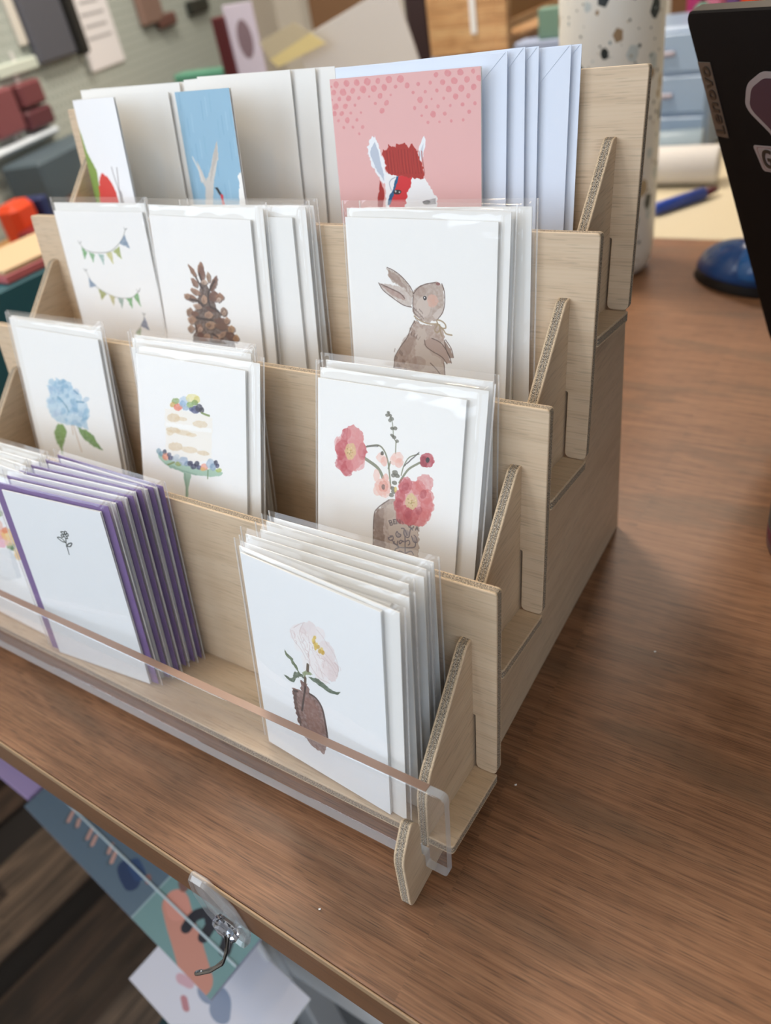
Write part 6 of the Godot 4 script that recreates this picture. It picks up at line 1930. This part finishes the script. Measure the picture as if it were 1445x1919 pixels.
	solo("paper_roll", lathe([Vector2(0.012, 0), Vector2(0.030, 0), Vector2(0.0305, 0.001), Vector2(0.0305, 0.259), Vector2(0.030, 0.26), Vector2(0.012, 0.26), Vector2(0.012, 0)], 30), std(Color(0.82, 0.80, 0.78), 0.7), "white paper roll lying behind the blue marker", "roll", Transform3D(Basis(Vector3.UP, 0.06) * along, Vector3(-0.405, 0.031, -1.185)))
	t = thing("marker_pen", "blue marker with a dark red tip on the cream desk", "marker", Transform3D(Basis(Vector3(0.0, 1, 0), Vector3(0.573, 0, -0.819), Vector3(-0.819, 0, -0.573)), Vector3(-0.205, 0.0098, -1.035)))
	part("barrel", lathe([Vector2(0.0001, 0), Vector2(0.0085, 0), Vector2(0.0095, 0.003), Vector2(0.0095, 0.100), Vector2(0.0001, 0.100)], 20), std(Color(0.10, 0.24, 0.60), 0.35), t)
	part("tip", lathe([Vector2(0.0001, 0.100), Vector2(0.0090, 0.100), Vector2(0.004, 0.128), Vector2(0.0001, 0.130)], 20), std(Color(0.30, 0.07, 0.13), 0.4), t)
	# colourful things far right
	var cols := [Color(0.66, 0.16, 0.40), Color(0.76, 0.42, 0.52), Color(0.80, 0.26, 0.06), Color(0.82, 0.70, 0.16), Color(0.48, 0.36, 0.60), Color(0.25, 0.48, 0.40)]
	var nm := ["magenta", "pink", "orange", "yellow", "violet", "green"]
	var spots := [[-0.300, 0.30, -1.62], [-0.255, 0.26, -1.58], [-0.195, 0.34, -1.60], [-0.155, 0.33, -1.60], [-0.235, 0.36, -1.63], [-0.275, 0.22, -1.57]]
	for k in 6:
		var q: Array = spots[k]
		solo("coloured_packet", box(Vector3(0.034, q[1], 0.03), 0.008), std(cols[k], 0.6), nm[k] + " packet standing upright behind the laptop", "packet", T(Vector3(q[0], q[1] / 2 + 0.0006, q[2])), "coloured packets behind the laptop")
	solo("kraft_box", box(Vector3(0.22, 0.42, 0.10), 0.004), std(Color(0.42, 0.28, 0.15), 0.7), "brown box behind the coloured packets", "box", T(Vector3(-0.26, 0.2106, -1.74)))
	solo("cream_sheet", box(Vector3(0.24, 0.34, 0.008), 0.001), std(Color(0.82, 0.76, 0.64), 0.7), "cream sheet standing at the far right behind the laptop", "sheet", T(Vector3(0.01, 0.1706, -1.55)))

func solo_parts_album(t: Node3D) -> void:
	t.position = Vector3(-1.256, 0.0, -1.31)
	part("cover", box(Vector3(0.040, 0.333, 0.10), 0.003, Vector3(0, 0.1668, -0.02)), std(Color(0.30, 0.06, 0.09), 0.5), t)
	part("pages", box(Vector3(0.030, 0.320, 0.004), 0.0005, Vector3(0, 0.1668, -0.0715)), M.paper, t)

func rotated_oval(rx: float, ry: float) -> ArrayMesh:
	var pts := PackedVector2Array()
	for k in 20:
		pts.append(Vector2(cos(TAU * k / 20) * rx, sin(TAU * k / 20) * ry))
	return slab(pts, 0.0008, 0.0002)

func hung(z: float, y: float, wide: float, high: float, deep: float, col: Color, called: String, label: String, lines := false) -> void:
	var t := thing(called, label, "hanging goods" if not lines else "notice", rt(-1.1955 + deep / 2, y, z))
	part("body", box(Vector3(deep, high, wide), minf(deep * 0.3, 0.006)), std(col, 0.55), t)
	if lines:
		for k in 9:
			part("text_line", box(Vector3(0.0006, 0.006 if k != 5 else 0.014, wide * [0.7, 0.62, 0.66, 0.5, 0.7, 0.45, 0.6, 0.68, 0.55][k]), 0, Vector3(deep / 2 + 0.0002, -high / 2 + 0.07 + k * 0.026, 0)), std(Color(0.66, 0.66, 0.68), 0.7), t)
	else:
		part("hanger", box(Vector3(0.003, 0.02, 0.012), 0.0005, Vector3(-deep / 2 + 0.002, high / 2 + 0.008, 0)), M.white, t)

# ------------------------------------------------------------------ below the counter's edge
func under_counter() -> void:
	# large picture print jutting out from under the counter
	var im := Image.create(1024, 224, false, Image.FORMAT_RGB8)
	im.fill(Color(0.36, 0.43, 0.49))
	im.fill_rect(Rect2i(655, 0, 369, 224), Color(0.45, 0.58, 0.58))
	im.fill_rect(Rect2i(648, 0, 7, 224), Color(0.58, 0.66, 0.68))
	var skin := Color(0.78, 0.60, 0.55)
	for q in [[176, 118, 192, 150], [222, 122, 236, 140], [290, 112, 306, 146], [326, 122, 340, 150], [398, 104, 412, 130], [432, 116, 448, 146]]:
		stroke(im, [q[0] - 3, q[1] + 4, q[2] - 5, q[3] + 6], 22.0, Color(0.28, 0.31, 0.34), 0.5)
		stroke(im, [q[0], q[1], q[2], q[3]], 15.0, skin, 0.9)
	stroke(im, [505, 128, 528, 138, 560, 146], 60.0, Color(0.17, 0.23, 0.36), 0.95)
	stroke(im, [520, 100, 560, 112], 46.0, Color(0.20, 0.29, 0.44), 0.9)
	stroke(im, [592, 98, 604, 108], 20.0, Color(0.58, 0.40, 0.38), 0.9)
	stroke(im, [735, 100, 790, 130, 850, 158, 960, 214], 92.0, Color(0.76, 0.53, 0.47), 1.0)
	stroke(im, [728, 92, 752, 104], 78.0, Color(0.80, 0.56, 0.50), 1.0)
	stroke(im, [816, 128, 812, 84, 838, 52, 868, 62, 880, 112], 36.0, Color(0.17, 0.17, 0.20), 1.0)
	stroke(im, [860, 60, 905, 52, 940, 60, 960, 96], 40.0, Color(0.17, 0.17, 0.20), 1.0)
	stroke(im, [700, 36, 716, 44], 30.0, Color(0.48, 0.33, 0.30), 0.9)
	var f := Vector3(-0.241, -0.3, 0.142) - Vector3(-0.581, -0.3, 0.098)
	var ang := rad_to_deg(atan2(-f.z, f.x))
	var c := (Vector3(-0.241, -0.3, 0.142) + Vector3(-0.581, -0.3, 0.098)) / 2
	var tr := T(c, Vector3(0, ang, 0))
	var t := thing("picture_print", "large blue and teal picture print jutting out below the counter", "print", tr)
	var s := Shape.new()
	s.quad(Vector3(-0.171, 0, -0.064), Vector3(0.171, 0, -0.064), Vector3(0.171, 0, 0), Vector3(-0.171, 0, 0), Vector3.UP)
	var pm := textured(im, 0.35)
	pm.texture_repeat = false
	part("print", s.mesh(), pm, t)
	part("board", box(Vector3(0.342, 0.004, 0.064), 0.0006, Vector3(0, -0.0024, -0.0320)), std(Color(0.66, 0.66, 0.74), 0.6), t)
	part("ridge", box(Vector3(0.342, 0.0022, 0.0022), 0.0006, Vector3(0, 0.0011, -0.033)), std(Color(0.72, 0.78, 0.80), 0.4), t)
	# tray hung from the counter that carries it
	t = thing("print_rack", "white two-level rack hung under the counter carrying the prints", "rack", tr)
	part("tray", box(Vector3(0.50, 0.004, 0.050), 0.0006, Vector3(-0.082, -0.0066, -0.041)), M.white, t)
	part("tray", box(Vector3(0.25, 0.004, 0.050), 0.0006, Vector3(0.06, -0.0815, -0.041)), M.white, t)
	for x in [-0.30, -0.05, 0.15]:
		part("hanger", box(Vector3(0.010, 0.254, 0.004), 0.0006, Vector3(x, 0.1175, -0.0685)), M.white, t)
	for x in [-0.05, 0.15]:
		part("hanger", box(Vector3(0.010, 0.075, 0.004), 0.0006, Vector3(x, -0.0440, -0.0640)), M.white, t)
	solo("lilac_folder", box(Vector3(0.20, 0.006, 0.060), 0.001), std(Color(0.60, 0.53, 0.70), 0.5), "lilac folder lying left of the blue picture print", "folder", tr * T(Vector3(-0.276, -0.0012, -0.030), Vector3(0, 4, 0)))
	# white printed sheet lower down
	im = Image.create(256, 256, false, Image.FORMAT_RGB8)
	im.fill(Color(0.84, 0.84, 0.88))
	stroke(im, [70, 170, 84, 164], 22.0, Color(0.80, 0.58, 0.62), 0.7)
	stroke(im, [120, 150, 140, 136, 156, 160], 40.0, Color(0.46, 0.52, 0.62), 0.8)
	stroke(im, [96, 196, 108, 206], 14.0, Color(0.70, 0.42, 0.44), 0.8)
	stroke(im, [206, 170, 236, 190], 14.0, Color(0.72, 0.60, 0.62), 0.6)
	t = thing("flower_print", "white sheet with small flowers under the picture print", "print", T(Vector3(-0.288, -0.3770, 0.172), Vector3(0, ang, 0)))
	s = Shape.new()
	s.quad(Vector3(-0.085, 0.0003, -0.10), Vector3(0.085, 0.0003, -0.10), Vector3(0.085, 0.0003, 0), Vector3(-0.085, 0.0003, 0), Vector3.UP)
	pm = textured(im, 0.5)
	pm.texture_repeat = false
	part("print", s.mesh(), pm, t)
	part("board", box(Vector3(0.17, 0.003, 0.10), 0.0005, Vector3(0, -0.0018, -0.05)), M.paper, t)
	solo("teal_bag", box(Vector3(0.10, 0.40, 0.12), 0.02), std(Color(0.03, 0.20, 0.23), 0.8), "dark teal bag on the floor under the counter", "bag", T(Vector3(-0.345, -0.6985, 0.140), Vector3(0, 8, 0)))
	# bits of paper on the table top
	for q in [[0.006, -0.012, "right of the lowest tier"], [-0.062, 0.108, "by the counter's front edge"], [0.052, -0.15, "farthest from the front edge"]]:
		solo("paper_crumb", box(Vector3(0.0014, 0.0005, 0.0009), 0.0001), M.paper, "tiny white paper crumb on bare counter, " + q[2], "crumb", T(Vector3(q[0], 0.0004, q[1]), Vector3(0, 40, 0)), "paper crumbs on the counter")
